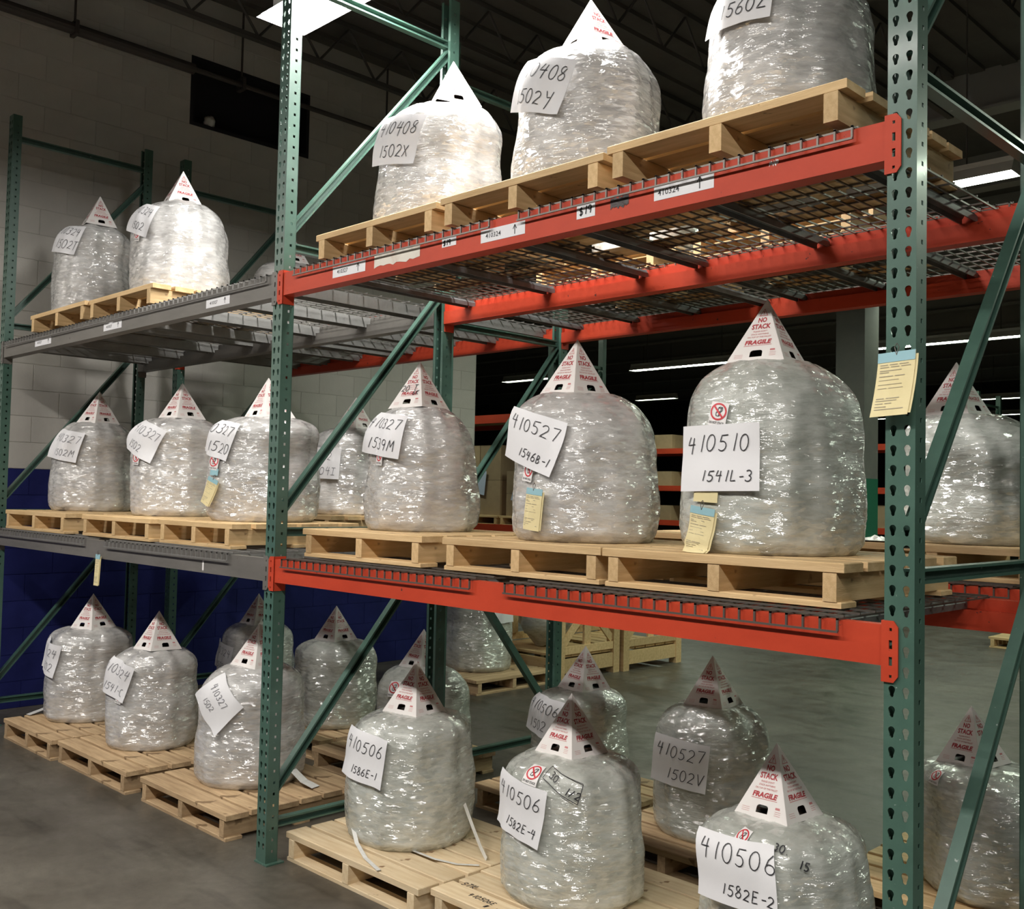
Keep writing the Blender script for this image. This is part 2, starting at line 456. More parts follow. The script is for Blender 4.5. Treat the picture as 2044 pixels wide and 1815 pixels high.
# ------------------------------------------------------------------ room shell
build('floor', MB().box(-30, -9, -0.2, 16, 38, 0), MT['floor'], kind='structure')
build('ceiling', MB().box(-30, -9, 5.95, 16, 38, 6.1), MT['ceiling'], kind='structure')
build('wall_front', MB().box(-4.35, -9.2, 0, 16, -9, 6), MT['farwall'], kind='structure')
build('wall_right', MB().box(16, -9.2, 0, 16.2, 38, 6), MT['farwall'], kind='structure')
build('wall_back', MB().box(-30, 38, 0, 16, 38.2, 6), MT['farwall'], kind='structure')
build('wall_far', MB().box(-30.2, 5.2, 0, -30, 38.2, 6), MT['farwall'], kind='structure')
build('wall_side', MB().box(-30, 5.0, 0, -4.37, 5.2, 6), MT['farwall'], kind='structure')

# block wall at the left end of the racks, with the dark opening
WX = -4.05
OY0, OY1, OZ0, OZ1 = 1.60, 2.80, 4.80, 5.40
wl = MB()
wl.box(WX-.3, -9, 0, WX-.004, OY0, 5.95).box(WX-.3, OY1, 0, WX-.004, 5.02, 5.95)
wl.box(WX-.3, OY0, 0, WX-.004, OY1, OZ0).box(WX-.3, OY0, OZ1, WX-.004, OY1, 5.95)
wall = build('wall_left', wl, MT['mortar'], kind='structure')
build('blue_base', MB().box(WX-.004, -9, 0, WX-.0035, 5.02, 1.80), MT['wall_blue'], wall)
blocks, rest = [], {True: MB(), False: MB()}
BH, BW = 0.2, 0.4
for iz in range(30):
    z0 = iz*BH
    if z0 + BH > 5.96: break
    off = 0.2*(iz % 2)
    for iy in range(-6, 14):
        y0, y1 = iy*BW + off, iy*BW + off + BW
        y1 = min(y1, 5.02)
        if y1 - y0 < 0.05: continue
        if y1 > OY0 and y0 < OY1 and z0 + BH > OZ0 + .01 and z0 < OZ1 - .01:
            if y0 < OY0 - .06: y1 = min(y1, OY0)
            elif y1 > OY1 + .06: y0 = max(y0, OY1)
            else: continue
        blocks.append((y0, z0, y1, z0 + BH))
cache = {}
def block_mesh(wy, blue):
    k = (round(wy, 2), blue)
    if k not in cache:
        g = .0016
        x = 0.0; e = .0022
        b = MB()
        b.add([(-.006, g, g), (-.006, wy-g, g), (-.006, wy-g, BH-g), (-.006, g, BH-g),
               (x, g+e, g+e), (x, wy-g-e, g+e), (x, wy-g-e, BH-g-e), (x, g+e, BH-g-e)],
              [(4, 5, 6, 7), (0, 1, 5, 4), (1, 2, 6, 5), (2, 3, 7, 6), (3, 0, 4, 7)])
        cache[k] = b.mesh('block', MT['wall_blue' if blue else 'wall_white'])
    return cache[k]
blocks.sort(key=lambda b: (0 if (b[1] > 1.9 and b[0] >= 0.0) else 1, -b[1]))
count = 0
for y0, z0, y1, z1 in blocks:
    blue = z0 < 1.79
    if count < 296 and y0 >= -0.05:
        put('block', block_mesh(y1 - y0, blue), wall, (WX, y0, z0)); count += 1
    else:
        g = .0022
        rest[blue].box(WX-.005, y0+g, z0+g, WX, y1-g, z1-g)
o = build('blocks', rest[False], MT['wall_white'], wall); o['kind'] = 'stuff'
o = build('blocks', rest[True], MT['wall_blue'], wall); o['kind'] = 'stuff'
# dark opening
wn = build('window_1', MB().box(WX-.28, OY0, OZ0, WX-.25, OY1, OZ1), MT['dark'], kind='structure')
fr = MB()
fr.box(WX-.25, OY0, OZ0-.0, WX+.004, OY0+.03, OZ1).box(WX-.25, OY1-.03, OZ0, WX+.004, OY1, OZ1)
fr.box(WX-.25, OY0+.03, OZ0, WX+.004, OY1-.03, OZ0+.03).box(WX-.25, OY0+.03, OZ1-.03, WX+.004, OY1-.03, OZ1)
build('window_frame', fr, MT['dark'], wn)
def lump(name, r, m, parent, loc, seed, sx=1.0, sy=1.0, sz=1.0, **pr):
    b = MB(); nu, nv = 14, 9
    vs = []
    for j in range(nv+1):
        for i in range(nu):
            th, ph = 2*PI*i/nu, PI*j/nv
            p = Vector((math.sin(ph)*math.cos(th), math.sin(ph)*math.sin(th), math.cos(ph)))
            k = r*(1 + .35*noise.noise(p*1.9 + Vector((seed, 0, 0))))
            vs.append((p.x*k*sx, p.y*k*sy, p.z*k*sz))
    fs = [(j*nu+i, (j+1)*nu+i, (j+1)*nu+(i+1) % nu, j*nu+(i+1) % nu) for j in range(nv) for i in range(nu)]
    b.add(vs, fs)
    return build(name, b, m, parent, loc, smooth=True, **pr)
lump('plastic_wad', .05, MT['tail'], None, (WX-.03, 1.80, OZ0+.075), 3.1, label='small pale wad lying in the lower corner of the dark wall opening', category='wad')
# pipe along the wall with hangers, conduit beyond
pp = thing('sprinkler_pipe', 'dark pipe running high along the block wall under the roof', 'pipe', (WX+.14, -1.0, 5.22))
build('pipe', MB().tube((0, -4, 0), (0, 2.55, 0), .045, 12).tube((0, 2.55, 0), (0, 6.0, 0), .022, 10), MT['pipe'], pp, smooth=False)
for yy in (1.55, 3.0, 4.6):
    build('hanger', MB().tube((0, yy, .02), (0, yy, .73), .010, 8).box(-.05, yy-.015, -.055, .05, yy+.015, -.04).box(-.055, yy-.015, -.05, -.047, yy+.015, .05).box(.047, yy-.015, -.05, .055, yy+.015, .05).box(-.05, yy-.015, .045, .05, yy+.015, .06), MT['pipe'], pp)

# roof steel: bar joists near the wall, purlins further back, girders
def joist(x, y0, y1, label):
    t = thing('roof_joist', label, 'joist', (x, y0, 5.5), group='roof joists')
    Ln = y1 - y0
    build('chord', MB().box(-.03, 0, -.02, .03, Ln, .02), MT['steel'], t)
    build('chord', MB().box(-.03, 0, .40, .03, Ln, .445), MT['steel'], t)
    wb = MB(); n = int(Ln/.6)
    for i in range(n):
        a = i*Ln/n; b = (i+1)*Ln/n; mid = (a+b)/2
        wb.tube((0, a, .02), (0, mid, .40), .012, 6).tube((0, mid, .40), (0, b, .02), .012, 6)
    o = build('web', wb, MT['steel'], t); o['kind'] = 'stuff'
ORD = ('nearest', 'second', 'third', 'fourth', 'fifth', 'sixth', 'seventh', 'eighth', 'ninth', 'tenth', 'eleventh', 'twelfth')
for i, x in enumerate((-3.55, -2.35, -1.15, 0.05, 1.25)):
    joist(x, -3.0, 7.5, 'steel bar joist under the dark roof, %s counted from the block wall' % ORD[i])
for i, y in enumerate((7.7, 10.2, 12.0, 14.2, 16.0, 17.8, 20.2, 22.0, 24.5, 27.0, 30.0)):
    build('roof_purlin', MB().box(-29.9, y-.05, 5.55, 15.9, y+.05, 5.95).box(-29.9, y-.11, 5.53, 15.9, y+.11, 5.56), MT['purlin'],
          label='dark steel purlin crossing under the far roof, %s behind the racks' % ORD[i], category='purlin', group='far roof purlins')
rb = MB()
for i in range(40):
    x = -4.0 + i*.30
    rb.box(x, -8.9, 5.91, x+.14, 7.6, 5.95)
o = build('trim_1', rb, MT['ceiling'], kind='structure')

# ------------------------------------------------------------------ light fixtures
emats = {}
for i, (x, y, ln, st, tint, lab, kind) in enumerate(LAMPS):
    key = (st, tint)
    if key not in emats: emats[key] = emission('lamp glow', tint, st)
    lab = lab or ['fluorescent fixture of the front aisle, out of frame at far left', 'fluorescent fixture of the front aisle, out of frame at left',
                  'fluorescent fixture of the front aisle, out of frame at right', 'fluorescent fixture of the front aisle, out of frame at far right',
                  '', 'fluorescent fixture behind the racks, out of frame at right', '', '', '', '', '', '', '', '', '', 'fluorescent fixture farther back, out of frame at right'][i-1]
    t = thing('fluorescent_fixture', lab, 'lamp', (x, y, LZ))
    hw = .15 if i == 0 else (.13 if kind == 0 else .10)
    h = ln/2
    hd = MB()
    # sloped reflector hood open below, with end plates
    for s in (-1, 1):
        hd.add([(-h, s*hw, 0), (h, s*hw, 0), (h, s*.05, .09), (-h, s*.05, .09)], [(0, 1, 2, 3)])
        hd.add([(s*h, -hw, 0), (s*h, hw, 0), (s*h, .05, .09), (s*h, -.05, .09)], [(0, 1, 2, 3)])
    hd.box(-h, -.05, .085, h, .05, .13)
    build('hood', hd, MT['hood'], t)
    for s in (-1, 1):
        build('tube', MB().add([(-h+.03, s*hw*.5-hw*.42, .012), (h-.03, s*hw*.5-hw*.42, .012), (h-.03, s*hw*.5+hw*.42, .012), (-h+.03, s*hw*.5+hw*.42, .012)], [(0, 3, 2, 1)]), emats[key], t)
    for s in (-.7, .7): build('chain', MB().tube((s*h, 0, .12), (s*h, 0, 1.74), .006, 6), MT['steel'], t)

# ------------------------------------------------------------------ rack uprights
PH = 4.30
PITCH = 0.0508
def teardrop(x, z):
    pts = arc(x, z+.004, .0088, .0088, -20, 200, 9) + [(x-.005, z-.008)] + arc(x, z-.011, .005, .005, 190, 350, 5) + [(x+.005, z-.008)]
    return pts
zs = [(57.6 - i)*PITCH for i in range(-30, 58) if 0.04 < (57.6 - i)*PITCH < PH-.03]
HW = .039; PD = .062
def post_mesh(detail=True):
    b = MB()
    outer = [(-HW, 0), (HW, 0), (HW, PH), (-HW, PH)]
    holes = [teardrop(s*.0182, z) for z in zs for s in (-1, 1)]
    vs, fs = filled([outer] + holes, .0025)
    b.add([(x, .0015 + t, z) for x, z, t in vs], fs)
    sz = [q - .0254 for q in zs if q - .0254 > .02]
    sz = sorted(sz)
    for s in (-1, 1):
        xa, xb = sorted((s*HW, s*(HW-.0028)))
        b.box(xa, .003, 0, xb, .029, PH).box(xa, .040, 0, xb, PD, PH)
        lo = 0
        for z in sz + [None]:
            hi = PH if z is None else z - .006
            b.box(xa, .029, lo, xb, .040, hi)
            if z is not None: lo = z + .006
        b.box(s*HW - (.018 if s > 0 else 0), PD-.0025, 0, s*HW + (0 if s > 0 else .018), PD, PH)
    return b.mesh('post', MT['green'])
POST = post_mesh()
FOOT = MB().box(-.043, -.006, 0, .060, .085, .007)
FOOT = FOOT.mesh('foot_plate', MT['green'])
CPROF = [(-.018, -.02), (.018, -.02), (.018, -.012), (-.010, -.012), (-.010, .012), (.018, .012), (.018, .02), (-.018, .02)]
BR = {}
def upright(x, y0, depth, label, z4=4.06, flip=False):
    t = thing('upright_frame', label, 'rack frame', (x, y0, 0), group=None)
    put('post', POST, t); put('foot_plate', FOOT, t)
    put('post', POST, t, (0, depth, 0), PI); put('foot_plate', FOOT, t, (0, depth, 0), PI)
    k = depth
    if k not in BR:
        hm = MB().extrude(CPROF, (0, PD, 0), (0, depth-PD, 0)).mesh('horizontal_brace', MT['green'])
        def dg(za, zb):
            return MB().extrude(CPROF, (0, PD-.02, za), (0, depth-PD+.02, zb)).mesh('diagonal_brace', MT['green'])
        BR[k] = hm, dg(.30, 1.44), dg(1.57, 2.74), dg(2.86, 4.02)
    hm, d1, d2, d3 = BR[k]
    for z in ((.17, 1.40, 2.65, z4) if flip else (.17, 1.485, 2.80, z4)): put('horizontal_brace', hm, t, (0, 0, z))
    if flip: put('diagonal_brace', d1, t, (0, depth, 0), PI)
    else: put('diagonal_brace', d1, t)
    for d in (d2, d3): put('diagonal_brace', d, t, (0, 0, -.11 if flip and d is d2 else 0))
    return t
DA, DB, YB = 1.037, 1.04, 1.30
XA = (-3.56, -.008, 2.92)
XB = (-3.56, -.36, 2.84)
upright(XA[0], 0, DA, 'green rack upright at the far left of the front rack, before the block wall', 4.14)
upright(XA[1], 0, DA, 'tall green rack upright in the middle of the front rack, between gray and orange beams')
upright(XA[2], 0, DA, 'nearest green rack upright at the right, carrying the yellow tag')
upright(XB[0], YB, DB, 'green upright of the rear rack in front of the block wall')
upright(XB[1], YB, DB, 'middle green upright of the rear rack, behind the 1539M load', flip=True)
upright(XB[2], YB, DB, 'right green upright of the rear rack, at the right picture edge')

# ------------------------------------------------------------------ beams
BP = [(0, 0), (0, .104), (.035, .104), (.035, .066), (.062, .066), (.062, 0)]   # (depth, height)
def beam(x0, x1, y, ztop, mk, label, rear=False, hooks=(True, True)):
    """y = outer face; rear beams are mirrored"""
    t = thing('rack_beam', label, 'beam', ((x0+x1)/2, y, ztop))
    h = (x1 - x0)/2
    s = -1 if rear else 1
    b = MB()
    prof = [(s*d, z-.104) for d, z in BP]
    n = len(prof)
    vs = [(x, d, z) for x in (-h, h) for d, z in prof]
    fs = [(i, (i+1) % n, n+(i+1) % n, n+i) for i in range(n)] + [tuple(range(n-1, -1, -1)), tuple(range(n, 2*n))]
    if rear: fs = [tuple(reversed(f)) for f in fs]
    b.add(vs, fs)
    build('beam_bar', b, MT[mk], t)
    for e in (-1, 1):
        c = MB()
        xe = e*h
        a, bb = sorted((xe - e*.001, xe + e*.040))
        # front flange over the post face, chamfered top and bottom outer corners
        zt, zb = .012, -.143
        xo = xe + e*.040
        xi = xe - e*.004
        yf0, yf1 = s*-.001, s*.0035
        pol = [(xi, zb), (xo - e*.012, zb), (xo, zb+.016), (xo, zt-.016), (xo - e*.012, zt), (xi, zt)]
        # hook slots through the flange
        sl = []
        for zc in (-.048, -.090):
            sl.append([(xe+e*.016, zc-.011), (xe+e*.025, zc-.011), (xe+e*.025, zc+.011), (xe+e*.016, zc+.011)])
        for zc in (-.010, -.128):
            sl.append([(xe+e*.017, zc-.004), (xe+e*.024, zc-.004), (xe+e*.024, zc+.004), (xe+e*.017, zc+.004)])
        v2, f2 = filled([pol] + sl, .004)
        c.add([(x, s*(.0005) + q, z) for x, z, q in v2], f2)
        # side flange running back along the post
        a, bb = sorted((xe - e*.004, xe - e*.0005))
        ya, yb = sorted((0, s*.062))
        c.box(a, ya, zb, bb, yb, zt)
        oc = build('end_connector', c, MT[mk], t, (0, s*-.0045, 0))
    return t
UA, LA, UB, LB = 2.667, 1.363, 2.760, 1.378
def beams(xs, y0, dep, zu, zl, mks, row):
    for bi in range(2):
        xa, xb = xs[bi] + HW + .001, xs[bi+1] - HW - .001
        bay = ('left', 'right')[bi]
        for z, lev in ((zu, 'top'), (zl, 'middle')):
            mk = mks[bi]
            cn = 'gray' if mk == 'gray_beam' else 'orange'
            yield bay, lev, 'front', beam(xa, xb, y0 - .0, z, mk, f'{cn} front beam of the {lev} shelf, {bay} bay of the {row} rack')
            yield bay, lev, 'rear', beam(xa, xb, y0 + dep, z, mk, f'{cn} back beam of the {lev} shelf, {bay} bay of the {row} rack', True)
BM = {('A',) + k[:3]: k[3] for k in beams(XA, 0, DA, UA, LA, ('gray_beam', 'orange'), 'front')}
BM.update({('B',) + k[:3]: k[3] for k in beams(XB, YB, DB, UB, LB, ('orange', 'orange'), 'rear')})

# ------------------------------------------------------------------ wire decks
def deck(x0, x1, y0, dep, zb, gray, label):
    """zb = beam top; wires along y sit on the beams and drop over the front face"""
    t = thing('wire_deck', label, 'wire deck', ((x0+x1)/2, y0, zb))
    h = (x1-x0)/2
    r = .0028 if not gray else .0030
    wm = MB()
    n = max(2, round((x1-x0)/.05))
    yf, yb = -.013, dep + .010
    drop = -.030
    for i in range(n+1):
        x = -h + i*(2*h)/n
        wm.bar((x, yf-r, r+.0005), (x, yb, r+.0005), 2*r, 2*r)
        wm.bar((x, yf, drop), (x, yf, r*2), 2*r, 2*r, (0, 1, 0))
    m = round((dep+.02)/.095)
    for j in range(m+1):
        y = yf + .03 + j*(yb - yf - .05)/m
        wm.bar((-h-.004, y, 3*r+.0005), (h+.004, y, 3*r+.0005), 2*r, 2*r)
    for zz in (drop, ):
        wm.bar((-h-.004, yf-2*r, zz), (h+.004, yf-2*r, zz), 2*r, 2*r)
    o = build('wire_mesh', wm, MT['wire_gray' if gray else 'wire'], t); o['kind'] = 'stuff'
    k = 3 if (x1 - x0) < 1.45 else 4
    for i in range(k):
        x = -h + .08 + i*(2*h-.16)/(k-1)
        cm = MB()
        if gray:
            cm.box(-.045, .040, -.004, .045, dep-.040, -.0005).box(-.045, .040, -.037, -.041, dep-.040, -.004).box(.041, .040, -.037, .045, dep-.040, -.004)
            cm.box(-.045, .066, -.055, -.041, dep-.066, -.037).box(.041, .066, -.055, .045, dep-.066, -.037)
        else:
            cm.extrude([(-.028, -.036), (-.028, -.016), (-.018, -.003), (.018, -.003), (.028, -.016), (.028, -.036), (.024, -.036), (.024, -.018), (.016, -.007), (-.016, -.007), (-.024, -.018), (-.024, -.036)][::-1], (0, .040, 0), (0, dep-.040, 0))
        build('support_channel', cm, MT['channel_gray' if gray else 'channel'], t, (x, 0, 0))
    return t
DT = .0130   # deck thickness over the beam top
for (x0, x1), w_ in (((.14, 1.40), 'left'), ((1.55, 2.79), 'right')):
    deck(x0, x1, 0, DA, UA, False, f'{w_} wire deck of the top shelf, right bay of the front rack')
for (x0, x1), w_ in (((.11, 1.34), 'left'), ((1.52, 2.76), 'right')):
    deck(x0, x1, 0, DA, LA, False, f'{w_} wire deck of the middle shelf, right bay of the front rack')
for (x0, x1), w_ in (((-3.46, -1.81), 'left'), ((-1.76, -.09), 'right')):
    deck(x0, x1, 0, DA, UA, True, f'{w_} gray wire deck of the top shelf, left bay of the front rack')
for (x0, x1), w_ in (((-3.44, -2.02), 'left'), ((-1.72, -.36), 'right')):
    deck(x0, x1, 0, DA, LA, True, f'{w_} gray wire deck of the middle shelf, left bay of the front rack')
for (x0, x1), w_, g in (((-3.44, -1.98), 'left', True), ((-1.92, -.44), 'right', True), ((-.26, 1.22), 'left', False), ((1.28, 2.74), 'right', False)):
    bay = 'left' if g else 'right'
    deck(x0, x1, YB, DB, UB, g, f'{w_} wire deck of the top shelf, {bay} bay of the rear rack')
    deck(x0, x1, YB, DB, LB, g, f'{w_} wire deck of the middle shelf, {bay} bay of the rear rack')

# ------------------------------------------------------------------ pallets
PZ = .127
def board(L_, W_, T_):
    """board along local x, slightly chamfered top edges"""
    b = MB(); e = .003
    b.add([(-L_/2, -W_/2, 0), (L_/2, -W_/2, 0), (L_/2, W_/2, 0), (-L_/2, W_/2, 0),
           (-L_/2, -W_/2, T_-e), (L_/2, -W_/2, T_-e), (L_/2, W_/2, T_-e), (-L_/2, W_/2, T_-e),
           (-L_/2+e, -W_/2+e, T_), (L_/2-e, -W_/2+e, T_), (L_/2-e, W_/2-e, T_), (-L_/2+e, W_/2-e, T_)],
          [(0, 3, 2, 1), (0, 1, 5, 4), (1, 2, 6, 5), (2, 3, 7, 6), (3, 0, 4, 7),
           (4, 5, 9, 8), (5, 6, 10, 9), (6, 7, 11, 10), (7, 4, 8, 11), (8, 9, 10, 11)])
    return b
bcache = {}
def bmesh_(L_, W_, T_, mk):
    k = (round(L_, 3), round(W_, 3), T_, mk)
    if k not in bcache: bcache[k] = board(L_, W_, T_).mesh('board', MT[mk])
    return bcache[k]
def pallet(x0, x1, y0, z, label, mk='pine', dep=.78, rot=0.0, nb=6, recess=.05):
    W_ = x1 - x0
    rnd = random.Random(int(x0*1000) + int(z*77))
    t = thing('pallet', label, 'pallet', ((x0+x1)/2, y0 + dep/2, z), rot, 'pine pallets')
    bt, lo = .027, .017
    gaps = .017
    bw = (dep - gaps*(nb-1))/nb
    for i in range(nb):
        y = -dep/2 + bw/2 + i*(bw+gaps)
        dl = 0 if i == 0 else rnd.uniform(-.011, .011)
        put('deck_board', bmesh_(W_, bw - rnd.choice((0, .004, .008)), bt, mk), t, (dl, y, PZ-bt), rnd.uniform(-.004, .004))
    for x in (-W_/2 + .045, rnd.uniform(-.02, .02), W_/2 - .045):
        put('stringer', bmesh_(dep-.006, .042, PZ-bt-lo, mk), t, (x, 0, lo), PI/2)
    for y in (-dep/2 + recess, recess/2, dep/2 - .05):
        put('bottom_board', bmesh_(W_-.02, .09, lo, mk), t, (0, y, 0))
    return t

# ------------------------------------------------------------------ cones
CW, CH = .205, .228
SL = math.hypot(CH, CW/2)
def cone_meshes():
    hw = CW/2
    tri = [(-hw, 0), (hw, 0), (.0, SL)]
    hole = [(-.022, .020), (.022, .020), (.022, .036)] + arc(.012, .036, .010, .010, 0, 90, 4) + arc(-.012, .036, .010, .010, 90, 180, 4) + [(-.022, .036)]
    pv, pf = filled([tri, hole], .002)
    def place(x, y, t, k):
        # face k: base edge at distance hw, leaning to the apex
        a = k*PI/2
        # local: normal n=-y ; along x ; slope up
        py = -hw*(1 - y/SL); pz = CH*y/SL
        nx, ny, nz_ = 0, -CH/SL, hw/SL
        p = Vector((x, py + ny*t, pz + nz_*t))
        return Matrix.Rotation(a, 3, 'Z') @ p
    body = MB()
    for k in range(4):
        body.add([place(x, y, t, k) for x, y, t in pv], pf)
    liner = MB()
    for k in range(4):
        liner.add([place(x*.985, y*.985 + .001, -.0016, k) for x, y, t in pv if True], pf)
    dark, light = [], []
    def row(lst, txt, f, hgt, wid, bold=.0, shear=0.0, dx=0):
        vs, fs = text_flat(txt, wid, hgt, bold, shear)
        lst.append(([(x+dx, y + SL*(1-f)) for x, y in vs], fs))
    # triangle sign with exclamation mark
    def tri_ring(c, s, w2):
        yb, yt = SL*(1-.272), SL*(1-.150)
        o_ = [(-s, yb), (s, yb), (0, yt)]
        cx, cy = 0, (2*yb+yt)/3
        i_ = [(x + (cx-x)*w2, y + (cy-y)*w2) for x, y in o_]
        return (o_ + i_, [(0, 1, 4, 3), (1, 2, 5, 4), (2, 0, 3, 5)])
    light.append(tri_ring(0, .0155, .26))
    yb = SL*(1-.262)
    dark.append(([(-.0012, yb+.007), (.0012, yb+.007), (.0018, yb+.0165), (-.0018, yb+.0165)], [(0, 1, 2, 3)]))
    dark.append(([(-.0013, yb+.0030), (.0013, yb+.0030), (.0013, yb+.0056), (-.0013, yb+.0056)], [(0, 1, 2, 3)]))
    row(dark, 'NO', .335, .0200, .030, .035)
    row(dark, 'STACK', .440, .0205, .067, .035)
    row(light, "PLEASE DON'T", .518, .0062, .050, .02)
    row(light, 'STACK ANYTHING', .563, .0062, .062, .02)
    row(light, 'ON TOP OF THIS PALLET', .608, .0062, .084, .02)
    row(dark, 'FRAGILE', .690, .0180, .094, .045, .15)
    yu = SL*(1-.742)
    light.append(([(-.049, yu-.001), (.049, yu-.001), (.049, yu+.001), (-.049, yu+.001)], [(0, 1, 2, 3)]))
    light.append(([(.048, .040), (.066, .040), (.064, .047), (.048, .047)], [(0, 1, 2, 3)]))
    for q in range(3):
        light.append(([(.048, .033-q*.006), (.070, .033-q*.006), (.070, .0342-q*.006), (.048, .0342-q*.006)], [(0, 1, 2, 3)]))
        light.append(([(-.076, .030-q*.006), (-.046, .030-q*.006), (-.046, .031-q*.006), (-.076, .031-q*.006)], [(0, 1, 2, 3)]))
    out = []
    for lst, mk in ((dark, 'red_print'), (light, 'red_light')):
        b = MB()
        for vs, fs in lst:
            for k in range(4):
                b.add([place(x, y, .0016, k) for x, y in vs], fs)
        out.append(b.mesh('warning_print', MT[mk]))
    return body.mesh('card_faces', MT['card']), out[0], out[1], liner.mesh('kraft_lining', MT['kraft'])
CONE = cone_meshes()
def cone(x, y, z, yaw, label, tilt=(0, 0)):
    t = thing('warning_cone', label, 'warning cone', (x, y, z), yaw, 'NO STACK pallet cones')
    t.rotation_euler = (tilt[0], tilt[1], yaw)
    put('card_faces', CONE[0], t)
    put('warning_print', CONE[1], t)
    part_label(put('kraft_lining', CONE[3], t), 'brown inside of the cone')
    part_label(put('fine_print', CONE[2], t), 'small faded red lettering and triangle sign')
    return t

# ------------------------------------------------------------------ wrapped loads
class Bag:
    def __init__(s, key, x, y, r, z0, z1, boxy, seed):
        s.k, s.x, s.y, s.r, s.z0, s.z1, s.boxy, s.seed = key, x, y, r, z0, z1, boxy, seed
        rn = random.Random(seed)
        s.fl = [(rn.choice((9, 11, 13)), rn.uniform(0, 6.28), rn.uniform(.0038, .0060)), (rn.choice((4, 5)), rn.uniform(0, 6.28), rn.uniform(.004, .009)), (2, rn.uniform(0, 6.28), rn.uniform(.004, .012)), (rn.choice((15, 17, 19)), rn.uniform(0, 6.28), .0024)]
        s.sw = rn.uniform(-1.4, 1.4)
    dx = 0.0
    def off(s, t):
        k = max(0, min(1, (t-.6)/.4)); return .6*s.dx*k*k*(3-2*k)
    def base_r(s, t):
        """profile radius, t in 0..1 over the height"""
        sh = .50 if s.boxy < .5 else .66      # shoulder start
        if t < sh:
            k = t/sh
            r = .945 + .055*math.sin(PI*min(1, k*.9 + .05))
        else:
            p = 2.9 + 2.4*s.boxy
            q = min(1, (t-sh)/(1-sh))*(1 - (.50/.955)**1.9)**(1/p)
            r = .955*(1 - q**p)**(1/1.9)
        if t < .05: r *= 1 - .06*(1 - t/.05)
        return s.r*r
    def rad(s, th, t):
        r = s.base_r(t)
        f = 0
        for n, ph, a in s.fl:
            f += a*math.cos(n*th + ph + s.sw*t + 1.6*noise.noise(Vector((math.cos(th), math.sin(th), t*1.2 + s.seed))))*(.55 + .9*abs(noise.noise(Vector((math.cos(th)*1.3, math.sin(th)*1.3, t*2 + n)))))
        env = min(1, t/.08 + .3)
        zz = t*(s.z1-s.z0)
        p = Vector((math.cos(th)*1.6, math.sin(th)*1.6, zz*2.2 + s.seed*3.7))
        f += .020*noise.noise(p*1.6)*(.5 + 1.3*max(0, t-.4))
        return r + f*env
    def crumple(s, th, t):
        zz = t*(s.z1-s.z0)
        p = Vector((math.cos(th)*s.r, math.sin(th)*s.r, zz))
        q = Vector((p.x*7, p.y*7, p.z*30 + s.seed))
        return .0012*noise.noise(q) + .0045*noise.noise(p*13 + Vector((s.seed*1.3, 0, 0))) + .0022*noise.noise(p*34)
    def build(s, label, mk):
        nu, nv = 84, 54
        H = s.z1 - s.z0
        vs = []
        for j in range(nv+1):
            t = j/nv
            t = t if t < .6 else .6 + .4*(1 - (1 - (t-.6)/.4)**1.35)
            for i in range(nu):
                th = 2*PI*i/nu
                r = s.rad(th, t) + s.crumple(th, t)
                dz = .016*noise.noise(Vector((math.cos(th)*2, math.sin(th)*2, s.seed*2.1)))*max(0, (t-.6)/.4)*max(0, 1.05-t)*6
                vs.append((r*math.cos(th) + s.off(t), r*math.sin(th), t*H + dz if j else 0))
        fs = [(j*nu+i, j*nu+(i+1) % nu, (j+1)*nu+(i+1) % nu, (j+1)*nu+i) for j in range(nv) for i in range(nu)]
        # closed top and bottom with crumpled rings
        b = MB(); b.add(vs, fs)
        top = nv*nu
        ring = []
        for q, dzr in ((.66, .004), (.33, .003)):
            st = len(b.v)
            for i in range(nu):
                x, y, z = vs[top+i]
                x -= s.off(1.0)
                b.v.append((x*q + s.off(1.0), y*q, z*q + (H)*(1-q) + dzr*noise.noise(Vector((x*20, y*20, q*9 + s.seed)))*2))
            ring.append(st)
        c = len(b.v); b.v.append((s.off(1.0), 0, H)); 
        pr = top
        for st in ring:
            b.f += [(pr+i, pr+(i+1) % nu, st+(i+1) % nu, st+i) for i in range(nu)]
            pr = st
        b.f += [(pr+i, pr+(i+1) % nu, c) for i in range(nu)]
        b.f.append(tuple(range(nu-1, -1, -1)))
        t = thing('wrapped_load', label, 'wrapped load', (s.x, s.y, s.z0), 0, 'stretch wrapped loads')
        build('film_wrap', b, MT[mk], t, smooth=True)
        s.t = t
        return t
    def arc_table(s):
        H = s.z1 - s.z0; n = 200; L = [0.0]
        for i in range(n):
            a, b = i/n, (i+1)/n
            L.append(L[-1] + math.hypot(s.base_r(b)-s.base_r(a), H/n))
        return L
    def walk(s, z, w_):
        if not hasattr(s, 'L'): s.L = s.arc_table()
        n = 200; t = max(0, min(1, (z-s.z0)/(s.z1-s.z0)))
        l0 = np.interp(t*n, range(n+1), s.L) + w_
        return s.z0 + (s.z1-s.z0)*np.interp(l0, s.L, range(n+1))/n
    def surf(s, th, z, off):
        """local point on the smooth wrap at world height z"""
        t = max(0.02, min(.985, (z-s.z0)/(s.z1-s.z0)))
        r = max(s.rad(th, t), 0) + off
        return (r*math.cos(th) + s.off(t), r*math.sin(th), z - s.z0)
